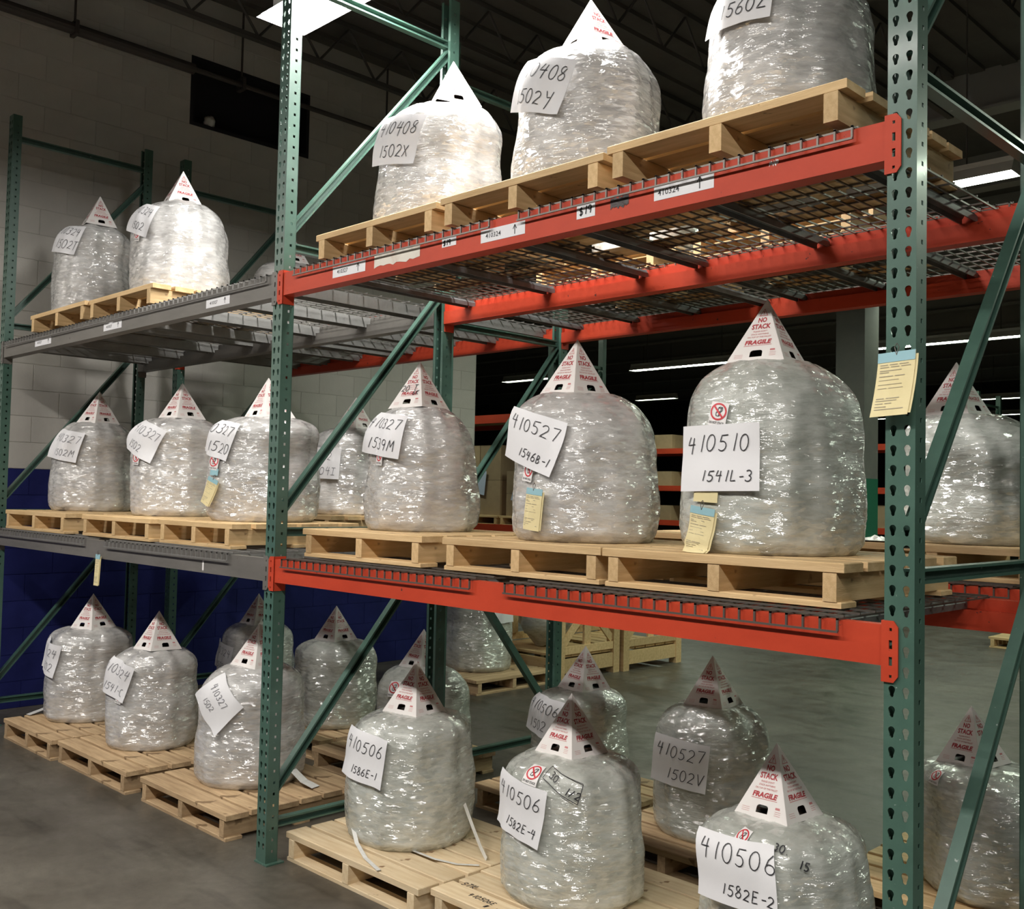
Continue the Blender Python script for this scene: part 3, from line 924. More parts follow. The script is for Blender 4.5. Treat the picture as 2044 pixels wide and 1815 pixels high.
    def mapper(s, thc, zc, tilt, off, flare=0.0, hw=.14, hh=.108, flat=0.0):
        ct, st_ = math.cos(R(tilt)), math.sin(R(tilt))
        rr = s.r
        def f(u, v, o=0.0):
            a = u*ct + v*st_; w_ = -u*st_ + v*ct
            e = flare*max(0, abs(u)/hw-.55)**2 * (.4 + .6*max(0, -v/hh+.2))
            zq = s.walk(zc, w_)
            q = s.surf(R(thc) + a/rr, zq, off + o + e)
            if flat and a < .06:
                # stiff paper: leaves the wrap along a gentler curve left of the contact line
                p0 = s.surf(R(thc) + .06/rr, zq, off + o)
                an = R(thc) + .06/rr
                k = (.06 - a)/(rr*flat)
                g = Vector((math.cos(an), math.sin(an), 0)); tg = Vector((math.sin(an), -math.cos(an), 0))
                p = Vector(p0) + tg*(rr*flat*math.sin(k)) - g*(rr*flat*(1-math.cos(k)))
                m_ = math.hypot(q[0], q[1]); l_ = math.hypot(p.x, p.y)
                if l_ < m_: p = p*(m_/l_)
                return (p.x, p.y, q[2])
            return q
        return f
    def sheet(s, name, thc, zc, tilt, wid, hgt, m, off=.019, flare=.05, nu=14, nv=9, label=None, flat=0):
        f = s.mapper(thc, zc, tilt, off, flare, wid/2, hgt/2, flat)
        b = MB()
        for side in (0, -.0015):
            vs = [f(-wid/2 + wid*i/nu, -hgt/2 + hgt*j/nv, side) for j in range(nv+1) for i in range(nu+1)]
            fs = [(j*(nu+1)+i, j*(nu+1)+i+1, (j+1)*(nu+1)+i+1, (j+1)*(nu+1)+i) for j in range(nv) for i in range(nu)]
            if side: fs = [tuple(reversed(q)) for q in fs]
            b.add(vs, fs)
        o = build(name, b, MT[m], s.t, smooth=True)
        if label: o['label'] = label
        return o, f
    def paper(s, thR, zc, tilt, lines, wid=.279, hgt=.212, thc=None, ink='ink', flat=0):
        """thR = angle of the right edge; lines = (text, u0, v0, height)"""
        if thc is None: thc = thR - math.degrees((wid/2)/s.r)
        o, f = s.sheet('paper_sheet', thc, zc, tilt, wid, hgt, 'paper', label='white paper sheet reading ' + ' '.join(l[0] for l in lines), flat=flat)
        rn = random.Random(s.seed)
        b = MB()
        for tx, u, v, h in lines:
            vs, fs, _ = strokes(tx, u, v, h, wd=.0034 if h > .03 else .0031, rnd=rn)
            b.add([f(x, y, .0022) for x, y in vs], fs)
        build('handwriting', b, MT[ink], o)
    def sticker(s, th, zc, tilt=8, text=True, size=.062, only=None):
        """white sticker with red ring, bar and two black boxes, caption below"""
        wid, hgt = size, size*1.25 if text else size
        o, f = s.sheet('no_stacking_sticker', th, zc, tilt, wid, hgt, 'sticker', off=.013, flare=0, nu=8, nv=8, label='white sticker with red ring, slash and stacked boxes')
        cy = hgt/2 - wid/2
        ro, ri = wid*.46, wid*.37
        b = MB(); n = 28
        for i in range(n):
            a0, a1 = 2*PI*i/n, 2*PI*(i+1)/n
            b.add([f(r_*math.cos(a), cy + r_*math.sin(a), .0012) for r_, a in ((ri, a0), (ro, a0), (ro, a1), (ri, a1))], [(0, 1, 2, 3)])
        a = R(135); d = (math.cos(a), math.sin(a)); nn = (-d[1]*wid*.045, d[0]*wid*.045)
        pts = []
        for k in range(7):
            q = -ri + 2*ri*k/6
            pts += [f(d[0]*q+nn[0], cy+d[1]*q+nn[1], .0018), f(d[0]*q-nn[0], cy+d[1]*q-nn[1], .0018)]
        b.add(pts, [(2*k, 2*k+1, 2*k+3, 2*k+2) for k in range(6)])
        build('red_ring', b, MT['red'], o)
        b = MB()
        def ln(p, q, w_=wid*.035):
            dx, dy = q[0]-p[0], q[1]-p[1]; l = math.hypot(dx, dy); nx, ny = -dy/l*w_/2, dx/l*w_/2
            b.add([f(x*wid, cy + y*wid, .0014) for x, y in ((p[0]+nx/wid, p[1]+ny/wid), (p[0]-nx/wid, p[1]-ny/wid), (q[0]-nx/wid, q[1]-ny/wid), (q[0]+nx/wid, q[1]+ny/wid))], [(0, 1, 2, 3)])
        for ox, oy in ((-.10, -.22), (-.02, .02)):
            A_ = [(ox, oy), (ox+.15, oy-.02), (ox+.15, oy+.16), (ox, oy+.18)]
            for k in range(4): ln(A_[k], A_[(k+1) % 4])
            ln(A_[1], (ox+.22, oy+.05)); ln((ox+.22, oy+.05), (ox+.22, oy+.22)); ln((ox+.22, oy+.22), A_[2]); ln(A_[3], (ox+.08, oy+.23)); ln((ox+.08, oy+.23), (ox+.22, oy+.22))
        if text:
            vs, fs = text_flat('DO NOT STACK', wid*.86, wid*.13, .02)
            b.add([f(x, y - hgt/2 + wid*.16, .0014) for x, y in vs], fs)
        build('black_print', b, MT['ink'], o)

def tag(label, conv, wid, hgt, m4=None, back=True):
    """hanging job tag: yellow card, blue top band, wire loop; conv maps (u,v,o)->world"""
    t = thing('job_tag', label, 'tag', conv(0, 0, 0), 0, 'yellow job tags')
    org = Vector(t.location)
    def grid(name, u0, u1, v0, v1, off, m, par, nu=4, nv=8):
        b = MB()
        for side in (0, -.0012):
            vs = [Vector(conv(u0+(u1-u0)*i/nu, v0+(v1-v0)*j/nv, off+side)) - org for j in range(nv+1) for i in range(nu+1)]
            fs = [(j*(nu+1)+i, j*(nu+1)+i+1, (j+1)*(nu+1)+i+1, (j+1)*(nu+1)+i) for j in range(nv) for i in range(nu)]
            if side: fs = [tuple(reversed(q)) for q in fs]
            b.add(vs, fs)
        return build(name, b, MT[m], par, smooth=True)
    card = grid('card', -wid/2, wid/2, -hgt, 0, .003, 'tag', t)
    if back: grid('back_sheet', -wid/2+.006, wid/2+.006, -hgt+.004, -.01, .0005, 'tag', t)
    grid('blue_band', -wid/2, wid/2, -hgt*.15, .0005, .0042, 'tag_blue', t, 4, 2)
    b = MB()
    rn = random.Random(5)
    for q in (.19, .225, .28, .31, .37, .43, .50, .56, .72, .755, .80, .85, .89):
        segs = rn.choice((1, 2, 3)); u = -.42
        for _ in range(segs):
            l = rn.uniform(.18, .8/segs); v = -hgt*q
            hh = hgt*.008 if q > .4 and q < .6 else hgt*.013
            b.add([Vector(conv(x*wid, y, .0042)) - org for x, y in ((u, v-hh/2), (u+l, v-hh/2), (u+l, v+hh/2), (u, v+hh/2))], [(0, 1, 2, 3)])
            u += l + .05
            if u > .3: break
    build('form_lines', b, MT['tag_ink'], card)
    b = MB()
    P = [Vector(conv(x, y, .004)) - org for x, y in ((0, -.008), (.006, .012), (0, .022), (-.006, .012), (0, -.008))]
    for p, q in zip(P, P[1:]): b.tube(p, q, .0011, 5)
    build('wire_loop', b, MT['wire'], t)
    return t

ZU = UA + DT + PZ; ZL = LA + DT + PZ; ZUB = UB + DT + PZ; ZLB = LB + DT + PZ
# key: x, y, r, z0, apex x, apex z, cone yaw (0 = faces square to the rack), boxiness, where words, mark words
BAGS = {
 'A1': (.613, .42, .283, ZU, .69, 3.594, -24, .45, 'right bay top shelf', '410408 1502X'),
 'A2': (1.482, .42, .287, ZU, 1.498, 3.605, -10, .30, 'right bay top shelf', '410408 1502Y'),
 'A3': (2.354, .42, .272, ZU, 2.33, 3.60, -5, .35, 'right bay top shelf', '1560Z'),
 'C1': (-3.10, .42, .250, ZU, -3.02, 3.705, -10, .60, 'left bay top shelf', '1502T'),
 'C2': (-1.792, .42, .298, ZU, -1.81, 3.628, -11, .35, 'left bay top shelf', 'bright glare'),
 'Q1': (.387, .55, .260, ZL, .36, 2.292, 10, .20, 'right bay middle shelf', '410327 1539M'),
 'Q2': (1.427, .52, .291, ZL, 1.36, 2.299, -6, .45, 'right bay middle shelf', '410527 1546B-1'),
 'Q3': (2.259, .50, .294, ZL, 2.235, 2.353, 7, .20, 'right bay middle shelf', '410510 1541L-3'),
 'F1': (-3.20, .52, .280, ZL, -3.13, 2.347, 14, .35, 'left bay middle shelf', '410327 1502M'),
 'F2': (-1.966, .52, .270, ZL, -1.90, 2.331, 7, .60, 'left bay middle shelf', '410327 1502P'),
 'F3': (-.928, .52, .298, ZL, -.892, 2.296, 1, .80, 'left bay middle shelf', '1520'),
 'G1': (-2.90, .42, .283, PZ, -2.85, .951, 18, .75, 'left bay floor', '410324 1502'),
 'G2': (-1.92, .40, .262, PZ, -1.87, .927, 3, .85, 'left bay floor', '410324 1541-C'),
 'G3': (-.87, .45, .286, PZ, -.815, .961, 8, .40, 'left bay floor', 'slanted sheet'),
 'I1': (.404, .52, .293, PZ, .417, .905, 8, .95, 'right bay floor', '410506 1586E-1'),
 'I2': (1.363, .55, .276, PZ, 1.349, .893, -3, .85, 'right bay floor', '410506 1582E-4'),
 'I3': (2.319, .52, .268, PZ, 2.284, .873, -4, .80, 'right bay floor', '410506 1582E-2'),
 'D1': (-2.75, 1.78, .280, ZUB, -2.684, 3.636, -8, .50, 'left bay top shelf of the rear rack', ''),
 'Q4': (2.46, 1.78, .285, ZLB, 2.364, 2.268, -6, .40, 'right bay middle shelf of the rear rack', ''),
 'Q5': (-1.86, 1.78, .270, ZLB, -1.81, 2.343, 11, .50, 'left bay middle shelf of the rear rack', '1504I'),
 'H1': (-2.90, 1.72, .280, PZ, -2.90, .880, 2, .60, 'left bay floor of the rear rack', ''),
 'H2': (-1.687, 1.58, .275, PZ, -1.688, .905, 6, .65, 'left bay floor of the rear rack', ''),
 'H3': (-.76, 1.57, .285, PZ, -.769, .845, 0, .45, 'floor behind the middle upright', ''),
 'J1': (.426, 1.67, .256, PZ, .449, .878, -8, .75, 'right bay floor of the rear rack', '4105 150'),
 'J2': (1.297, 1.62, .276, PZ, 1.295, .935, 5, .35, 'right bay floor of the rear rack', '410527 1502V'),
 'J3': (2.50, 1.85, .285, PZ, 2.41, .845, -13, .50, 'right bay floor of the rear rack', ''),
}
WHERE = {
 'A1': 'load with sheet 1502X, leftmost on right top shelf', 'A2': 'load with sheet 1502Y, middle of right top shelf', 'A3': 'load with sheet 1560Z, cut by the top picture edge',
 'C1': 'left load on the gray top shelf', 'C2': 'glaring bright load on the gray top shelf',
 'Q1': 'load with sheet 1539M on right middle shelf', 'Q2': 'load with sheet 1546B-1 on right middle shelf', 'Q3': 'load with sheet 1541L-3 on right middle shelf',
 'F1': 'leftmost load on the gray middle shelf', 'F2': 'middle load on the gray middle shelf', 'F3': 'load behind the green upright on the gray middle shelf',
 'G1': 'leftmost load on the floor', 'G2': 'floor load with sheet 1541-C', 'G3': 'floor load with slanted sheet, middle upright',
 'I1': 'floor load with sheet 1586E-1', 'I2': 'floor load with sheet 1582E-4', 'I3': 'floor load with sheet 1582E-2 at bottom right',
 'D1': 'rear load half hidden on the top left shelf', 'Q4': 'rear load on the middle shelf right of the tagged upright', 'Q5': 'rear load with sheet 1504I on the middle left shelf',
 'H1': 'rear floor load hidden behind the slanted-sheet load', 'H2': 'rear floor load before the blue wall', 'H3': 'rear floor load behind the 1586E-1 load',
 'J1': 'rear floor load behind the 1582E-4 load', 'J2': 'rear floor load with sheet 1502V', 'J3': 'rear floor load at the right picture edge',
}
BG = {}
for i, (k, (x, y, r, z0, ax, az, yaw, bx, wh, mk)) in enumerate(BAGS.items()):
    zt = az - CH + .004
    b = Bag(k, x, y, r, z0 + .0015, zt, bx, 3 + i*1.7)
    b.dx = ax - x
    lab = WHERE[k]
    green = k in ('J1', 'J2', 'J3', 'Q4', 'H2', 'H3', 'I2', 'I3', 'I1', 'Q3')
    b.build('stretch-wrapped ' + lab, 'film_green' if green else 'film')
    cone(ax, y, zt - .003, R(yaw), 'NO STACK cone on the ' + lab, (R(random.uniform(-2, 2)), R(random.uniform(-2, 2))))
    BG[k] = b
# pallets: key -> x0, x1, y front, z, wood
zu, zl, zub, zlb = UA + DT, LA + DT, UB + DT, LB + DT
PAL = {
 'A1': (.25, 1.06, .02, zu, 'pine'), 'A2': (1.10, 1.91, .01, zu, 'pine'), 'A3': (1.95, 2.775, -.02, zu, 'pine'),
 'C1': (-3.05, -2.17, .0, zu, 'pine'), 'C2': (-2.16, -1.32, .02, zu, 'pine'),
 'Q1': (.055, .90, .13, zl, 'pine'), 'Q2': (1.0, 1.815, .15, zl, 'pine'), 'Q3': (1.83, 2.70, .14, zl, 'pine'),
 'F1': (-3.45, -2.42, .03, zl, 'pine'), 'F2': (-2.26, -1.345, .07, zl, 'pine'), 'F3': (-1.31, -.53, .10, zl, 'pine'),
 'G1': (-3.15, -2.34, -.03, 0, 'pine_old'), 'G2': (-2.32, -1.38, .0, 0, 'pine_old'), 'G3': (-1.25, -.35, .02, 0, 'pine_old'),
 'I1': (.02, .95, .11, 0, 'pine_new'), 'I2': (.97, 1.80, .16, 0, 'pine_new'), 'I3': (1.90, 2.76, .15, 0, 'pine_new'),
 'D1': (-3.2, -2.35, 1.36, zub, 'pine'), 'Q4': (2.02, 2.80, 1.40, zlb, 'pine'), 'Q5': (-2.3, -1.45, 1.34, zlb, 'pine'),
 'H1': (-3.3, -2.5, 1.36, 0, 'pine_old'), 'H2': (-2.12, -1.3, 1.19, 0, 'pine_old'), 'H3': (-1.22, -.42, 1.09, 0, 'pine_old'),
 'J1': (.0, .82, 1.30, 0, 'pine_old'), 'J2': (.90, 1.72, 1.20, 0, 'pine_old'), 'J3': (1.94, 2.755, 1.46, 0, 'pine'),
}
for k, (x0, x1, y0, z, mk) in PAL.items():
    pallet(x0, x1, y0, z, 'pine pallet under the ' + WHERE[k], mk, dep=.82 if k in ('I3', 'I2', 'G3', 'J3') else .78, recess=.20 if k in ('A1', 'A2', 'A3', 'C1', 'C2') else .05)

# papers, stickers (th right edge, z, tilt, lines)
B_ = BG
T1 = lambda s: (s, -.115, .020, .052)
def T(a, b, u=.0, ha=.052, hb=.036, ua=-.118):
    return [(a, ua, .022, ha), (b, u, -.075, hb)]
B_['A1'].paper(-59.4, 3.185, 9, T('410408', '1502X', -.09, hb=.05), flat=1.35)
B_['A2'].paper(-62.5, 3.19, 17, T('410408', '1502Y', -.10, hb=.05), flat=1.35)
B_['A3'].paper(-69.0, 3.25, 6, T('410408', '1560Z', -.04, hb=.044))
B_['C1'].paper(-42.0, 3.37, 11, T('410324', '1502T', -.07, hb=.055))
B_['C2'].paper(-59.0, 3.28, 19, T('410324', '1502U', -.05, hb=.045))
B_['Q1'].paper(-58.4, 1.945, 8, T('410327', '1539M', -.08, hb=.05))
B_['Q2'].paper(-66.3, 1.885, 18, T('410527', '1546B-1', -.045, hb=.032), flat=1.5)
B_['Q3'].paper(-66.3, 1.805, -1, T('410510', '1541L-3', -.052, hb=.034), flat=2.2)
B_['Q5'].paper(-49.2, 1.87, 2, T('41042', '1504I', -.07, hb=.05), ink='ink_gray')
B_['F1'].paper(-40.7, 1.96, 9, T('410327', '1502M', -.06, hb=.045), ink='ink_gray')
B_['F2'].paper(-46.5, 1.97, 22, T('410327', '1502P', -.10, hb=.045), ink='ink_gray')
B_['F3'].paper(-64.5, 1.955, 13, T('410327', '1520', -.03, hb=.055))
B_['G1'].paper(-61.6, .55, 9, T('410324', '1502', -.04, hb=.05), ink='ink_gray')
B_['G2'].paper(-55.7, .55, 15, T('410324', '1541-C', -.06, hb=.042), ink='ink_gray')
B_['G3'].paper(0, .575, 42, [('410327', -.09, .02, .036), ('1502', -.06, -.05, .03)], thc=-74, ink='ink_gray')
B_['I1'].paper(-62.3, .515, 5, T('410506', '1586E-1', -.055, hb=.032), flat=1.35)
B_['I2'].paper(-72.0, .49, 8, T('410506', '1582E-4', -.05, hb=.032), flat=1.35)
B_['I3'].paper(-65.7, .525, 0, T('410506', '1582E-2', -.045, ha=.058, hb=.034), flat=2.2)
B_['J1'].paper(-72.5, .53, 6, T('410506', '1502', -.09, hb=.05))
B_['J2'].paper(-60.6, .48, 5, T('410527', '1502V', -.055, hb=.048), flat=2.2)
B_['H1'].paper(-69.0, .42, 8, T('410324', '1502', -.05, hb=.04), ink='ink_gray')
B_['Q3'].sticker(-95.6, 1.945, 10)
B_['Q2'].sticker(-98, 1.765, 8)
B_['Q1'].sticker(-88.9, 1.835, 4)
B_['F2'].sticker(-81, 1.85, 6)
B_['F3'].sticker(-89.4, 1.815, 6)
B_['C2'].sticker(-86, 3.17, 10)
B_['H3'].sticker(-80, .52, 0, size=.075)
B_['I2'].sticker(-87, .625, 8, size=.07)
B_['I3'].sticker(-93, .620, 4)
B_['J3'].sticker(-116, .585, 0)
B_['G2'].sticker(-73, .435, 10, size=.05)
# marker notes written on the film and on one cone
def film_note(k, th, z, tilt, items, w_=.0045):
    b = B_[k]; f = b.mapper(th, z, tilt, .011, 0)
    m = MB()
    for tx, u, v, h in items:
        vs, fs, _ = strokes(tx, u, v, h, wd=w_); m.add([f(x, y, .001) for x, y in vs], fs)
    return m, f
m, f = film_note('I2', -60, .615, 22, [("30.", -.055, -.012, .032), ("1/2", .035, -.03, .028)])
def seg(m, f, p, q, w_=.003, n=5):
    dx, dy = q[0]-p[0], q[1]-p[1]; l = math.hypot(dx, dy); nx, ny = -dy/l*w_/2, dx/l*w_/2
    vs = []
    for i in range(n+1):
        x, y = p[0]+dx*i/n, p[1]+dy*i/n
        vs += [f(x+nx, y+ny, .001), f(x-nx, y-ny, .001)]
    m.add(vs, [(2*i, 2*i+1, 2*i+3, 2*i+2) for i in range(n)])
R4 = [(-.08, .035), (.09, .035), (.095, -.045), (-.075, -.028)]
for i in range(4): seg(m, f, R4[i], R4[(i+1) % 4])
build('marker_note', m, MT['ink'], B_['I2'].t, label='black marker figures 30 and 1/2 in a box')
m, f = film_note('I3', -55, .595, 18, [("30.", -.06, .0, .026), ("15", .03, -.025, .026)])
build('marker_note', m, MT['ink'], B_['I3'].t)
# ragged film corner and loose film tails
def strip(name, pts, wid, m, parent, thick=.0012, ups=(0, 0, 1)):
    b = MB(); n = len(pts); vs = []
    for i, p in enumerate(pts):
        a = Vector(pts[max(0, i-1)]); c = Vector(pts[min(n-1, i+1)])
        d = (c - a).normalized(); sd = d.cross(Vector(ups)).normalized()*wid/2
        if sd.length < 1e-6: sd = Vector((wid/2, 0, 0))
        nn = sd.cross(d).normalized()*thick
        vs += [Vector(p)-sd, Vector(p)+sd, Vector(p)+sd+nn, Vector(p)-sd+nn]
    fs = []
    for i in range(n-1):
        for k in range(4): fs.append((4*i+k, 4*i+(k+1) % 4, 4*i+4+(k+1) % 4, 4*i+4+k))
    b.add(vs, fs)
    return build(name, b, MT[m], parent)
t = B_['I1'].t
def loc(k, x, y, z): return (x - BAGS[k][0], y - BAGS[k][1], z - BAGS[k][3])
strip('film_tail', [loc('I1', *p) for p in ((.30, .27, .20), (.42, .21, .15), (.55, .16, .131), (.70, .115, .1305))], .018, 'tail', t)
strip('film_tail', [loc('I1', *p) for p in ((.62, .36, .135), (.75, .37, .131), (.86, .40, .131), (.93, .46, .131))], .014, 'tail', t)
strip('film_tail', [loc('I1', *p) for p in ((.68, .60, .30), (.76, .58, .22), (.83, .56, .16), (.90, .53, .131))], .02, 'tail', t, ups=(0, 1, 0))
strip('film_tail', [loc('G1', *p) for p in ((-3.12, .30, .22), (-3.14, .24, .16), (-3.13, .12, .131))], .05, 'tail', B_['G1'].t)
strip('film_tail', [loc('G3', *p) for p in ((-.60, .55, .20), (-.54, .58, .15), (-.46, .60, .131))], .06, 'tail', B_['G3'].t)

# yellow job tags
def bag_conv(k, th, z, tilt, lift=.004, curl=.02, hgt=.13):
    b = B_[k]; f = b.mapper(th, z, tilt, .018 + lift)
    def c(u, v, o=0):
        p = f(u, v, o + curl*max(0, (-v/hgt)-.3)**2)
        return (p[0]+b.x, p[1]+b.y, p[2]+b.z0)
    return c
tag('yellow job tag with blue band on the 1546B-1 load', bag_conv('Q2', -86.5, 1.70, 6, curl=.01), .078, .155)
tag('yellow job tag with blue band on the 1541L-3 load', bag_conv('Q3', -100, 1.648, 9, curl=.05), .083, .155)
tag('yellow job tag hanging beside the green upright on the 1520 load', bag_conv('F3', -85, 1.73, 24), .07, .15)
B_['Q3'].sheet('tag_edge', -100.5, 1.682, 3, .085, .035, 'tag', off=.013, flare=0, nu=4, nv=2, label='end of a yellow tag under the sheet')
B_['F3'].sheet('blue_label', -88, 1.765, 4, .055, .035, 'tag_blue', off=.013, flare=0, nu=4, nv=2, label='small light blue label')
tag('large yellow job tag with blue band on the nearest green upright',
    lambda u, v, o=0: (2.916 + u - .08*max(0, -v/.17)**1.5*.12, -.010 - o - .030*max(0, -v/.17)**1.6, 2.058 + v + u*.05), .098, .165)
tag('narrow yellow job tag hanging under the gray middle beam',
    lambda u, v, o=0: (-1.79 + u + v*.1, -.014 - o - .004, 1.285 + v), .062, .18)

# labels on the beams
def beam_label(bk, x0, x1, z0, z1, texts, m='paper', name='shelf_label', label=None, arrow=None, hand=False, rag=False):
    t = BM[bk]
    ox, oy, oz = t.location
    dd = -.0012
    b = MB()
    if rag:
        rn = random.Random(3); n = 14
        top = [(x0+(x1-x0)*i/n, z1 + rn.uniform(-.006, .004)) for i in range(n+1)]
        bot = [(x0+(x1-x0)*i/n, z0 + rn.uniform(-.006, .006)) for i in range(n+1)]
        vs = [(x-ox, dd, z-oz) for x, z in bot + top]
        fs = [(i, i+1, n+2+i, n+1+i) for i in range(n)]
        b.add(vs, fs)
    else:
        b.box(x0-ox, dd, z0-oz, x1-ox, -.0004, z1-oz)
    o = build(name, b, MT[m], t)
    if label: o['label'] = label
    ms = MB()
    for tx, xc, zc, hh, wd in texts:
        if hand:
            vs, fs, e = strokes(tx, xc, zc, hh, wd=.005, slant=.05)
        else:
            vs, fs = text_flat(tx, wd, hh, .006)
            vs = [(x+xc, y+zc) for x, y in vs]
        ms.add([(x-ox, dd-.0006, z-oz) for x, z in vs], fs)
    if arrow:
        ax, az, ah = arrow
        for p in ([(-.0018, -.5*ah), (.0018, -.5*ah), (.0018, .45*ah), (-.0018, .45*ah)], [(-.010, .5*ah-.014), (-.0075, .5*ah-.016), (.0015, .5*ah), (-.0015, .5*ah+.001)], [(.010, .5*ah-.014), (.0075, .5*ah-.016), (-.0015, .5*ah), (.0015, .5*ah+.001)]):
            ms.add([(x+ax-ox, dd-.0006, z+az-oz) for x, z in p], [(0, 1, 2, 3)])
    if ms.v: build('lettering', ms, MT['ink'], o)
    return o
ru = ('A', 'right', 'top', 'front'); lu = ('A', 'left', 'top', 'front'); rl = ('A', 'right', 'middle', 'front')
beam_label(ru, .42, .65, 2.588, 2.634, [('410327', .49, 2.611, .018, .075)], label='white shelf label reading 410327 with arrow', arrow=(.60, 2.612, .034))
beam_label(ru, .71, 1.00, 2.592, 2.644, [], 'torn', 'torn_label', 'torn yellowed label without print', rag=True)
beam_label(ru, 1.13, 1.21, 2.608, 2.643, [('$19', 1.138, 2.614, .020, 0)], label='small white price label reading $19', hand=True)
beam_label(ru, 1.345, 1.57, 2.590, 2.637, [('410324', 1.41, 2.613, .018, .078)], label='white shelf label reading 410324 with arrow', arrow=(1.52, 2.614, .034))
beam_label(ru, 1.81, 1.89, 2.596, 2.645, [('$19', 1.822, 2.608, .026, 0)], label='small white price label reading $19', hand=True)
beam_label(ru, 2.13, 2.35, 2.597, 2.645, [('410324', 2.185, 2.620, .019, .080)], label='white shelf label reading 410324 with arrow', arrow=(2.30, 2.622, .036))
beam_label(ru, 1.955, 2.03, 2.605, 2.640, [], 'tape', 'hole_patch', 'dark patch for a torn hole', rag=True)  # flat dark patch stands in for a torn hole in the beam
beam_label(ru, 2.535, 2.565, 2.622, 2.634, [], 'sticker', 'label_scrap', 'white scrap of a torn label', rag=True)
for x0, x1, z0, z1 in ((-.67, -.44, 2.582, 2.626), (-1.88, -1.64, 2.586, 2.630), (-2.94, -2.67, 2.588, 2.632)):
    beam_label(lu, x0, x1, z0, z1, [('410327', x0+.075, (z0+z1)/2, .016, .075)], label='white label on the gray beam', arrow=(x1-.045, (z0+z1)/2, .03))
beam_label(('A', 'left', 'middle', 'front'), -.62, -.605, 1.27, 1.32, [], 'sticker', 'label_scrap', 'white scrap of tape', rag=True)

# handwriting on the lead board of the 1582E-4 pallet and the cone of the 1539M load
pb = [o for o in bpy.data.objects if o.name.startswith('pallet') and 'under the floor load with sheet 1582E-4' in o.get('label', '')][0]
mm = MB()
for tx, u, v, h in (('STK', .05, .115, .030), ('410506E', .15, .060, .026), ('# 1582E', .27, .025, .026)):
    vs, fs, _ = strokes(tx, u, v, h, wd=.0042, slant=.1)
    mm.add([(x - .415, y - .41, PZ + .0008) for x, y in vs], fs)
build('marker_note', mm, MT['ink'], pb, label='black marker writing STK 410506E 1582E')
cn = [o for o in bpy.data.objects if o.name.startswith('warning_cone') and '1539M' in o['label']][0]
mm = MB()
for tx, u, v, h in (('20 T', -.055, .088, .030), ('6K', .02, .066, .024)):
    vs, fs, _ = strokes(tx, u, v, h, wd=.0035)
    hw = CW/2
    mm.add([(x, -hw*(1-y/SL) - CH/SL*.003, CH*y/SL + hw/SL*.003) for x, y in vs], fs)
build('marker_note', mm, MT['ink'], cn, label='black marker scribble over the print')

# loose plastic sheet lying on the rear pallet beside the nearest upright
b = MB(); nu, nv = 14, 8
vs = []
for j in range(nv+1):
    for i in range(nu+1):
        u, v = i/nu, j/nv
        vs.append((2.04 + .24*u, 1.405 + .16*v, ZLB + .006 + .045*abs(noise.noise(Vector((u*4, v*3, 1.7))))*math.sin(PI*min(1, u*1.2))*math.sin(PI*v)))
b.add(vs, [(j*(nu+1)+i, j*(nu+1)+i+1, (j+1)*(nu+1)+i+1, (j+1)*(nu+1)+i) for j in range(nv) for i in range(nu)])
build('plastic_sheet', b, MT['tail'], smooth=True, label='crumpled clear plastic sheet on the rear pallet left of the tagged upright', category='plastic sheet')

# rear rack: pallets glimpsed through the mesh and between loads
pallet(.30, 1.12, 1.36, zub, 'pine pallet seen from below through the top decks, behind the orange beam, left one', 'pine')
pallet(1.30, 2.12, 1.36, zub, 'pine pallet seen from below through the top decks, behind the orange beam, right one', 'pine')
pallet(.98, 1.80, 1.36, zlb, 'empty pine pallet on the rear middle shelf behind the 1546B-1 load', 'pine')
bb = Bag('X1', .75, 1.75, .27, ZUB+.0015, 3.30, .5, 91); bb.build('stretch-wrapped load glimpsed through the top wire decks, rear rack', 'film')

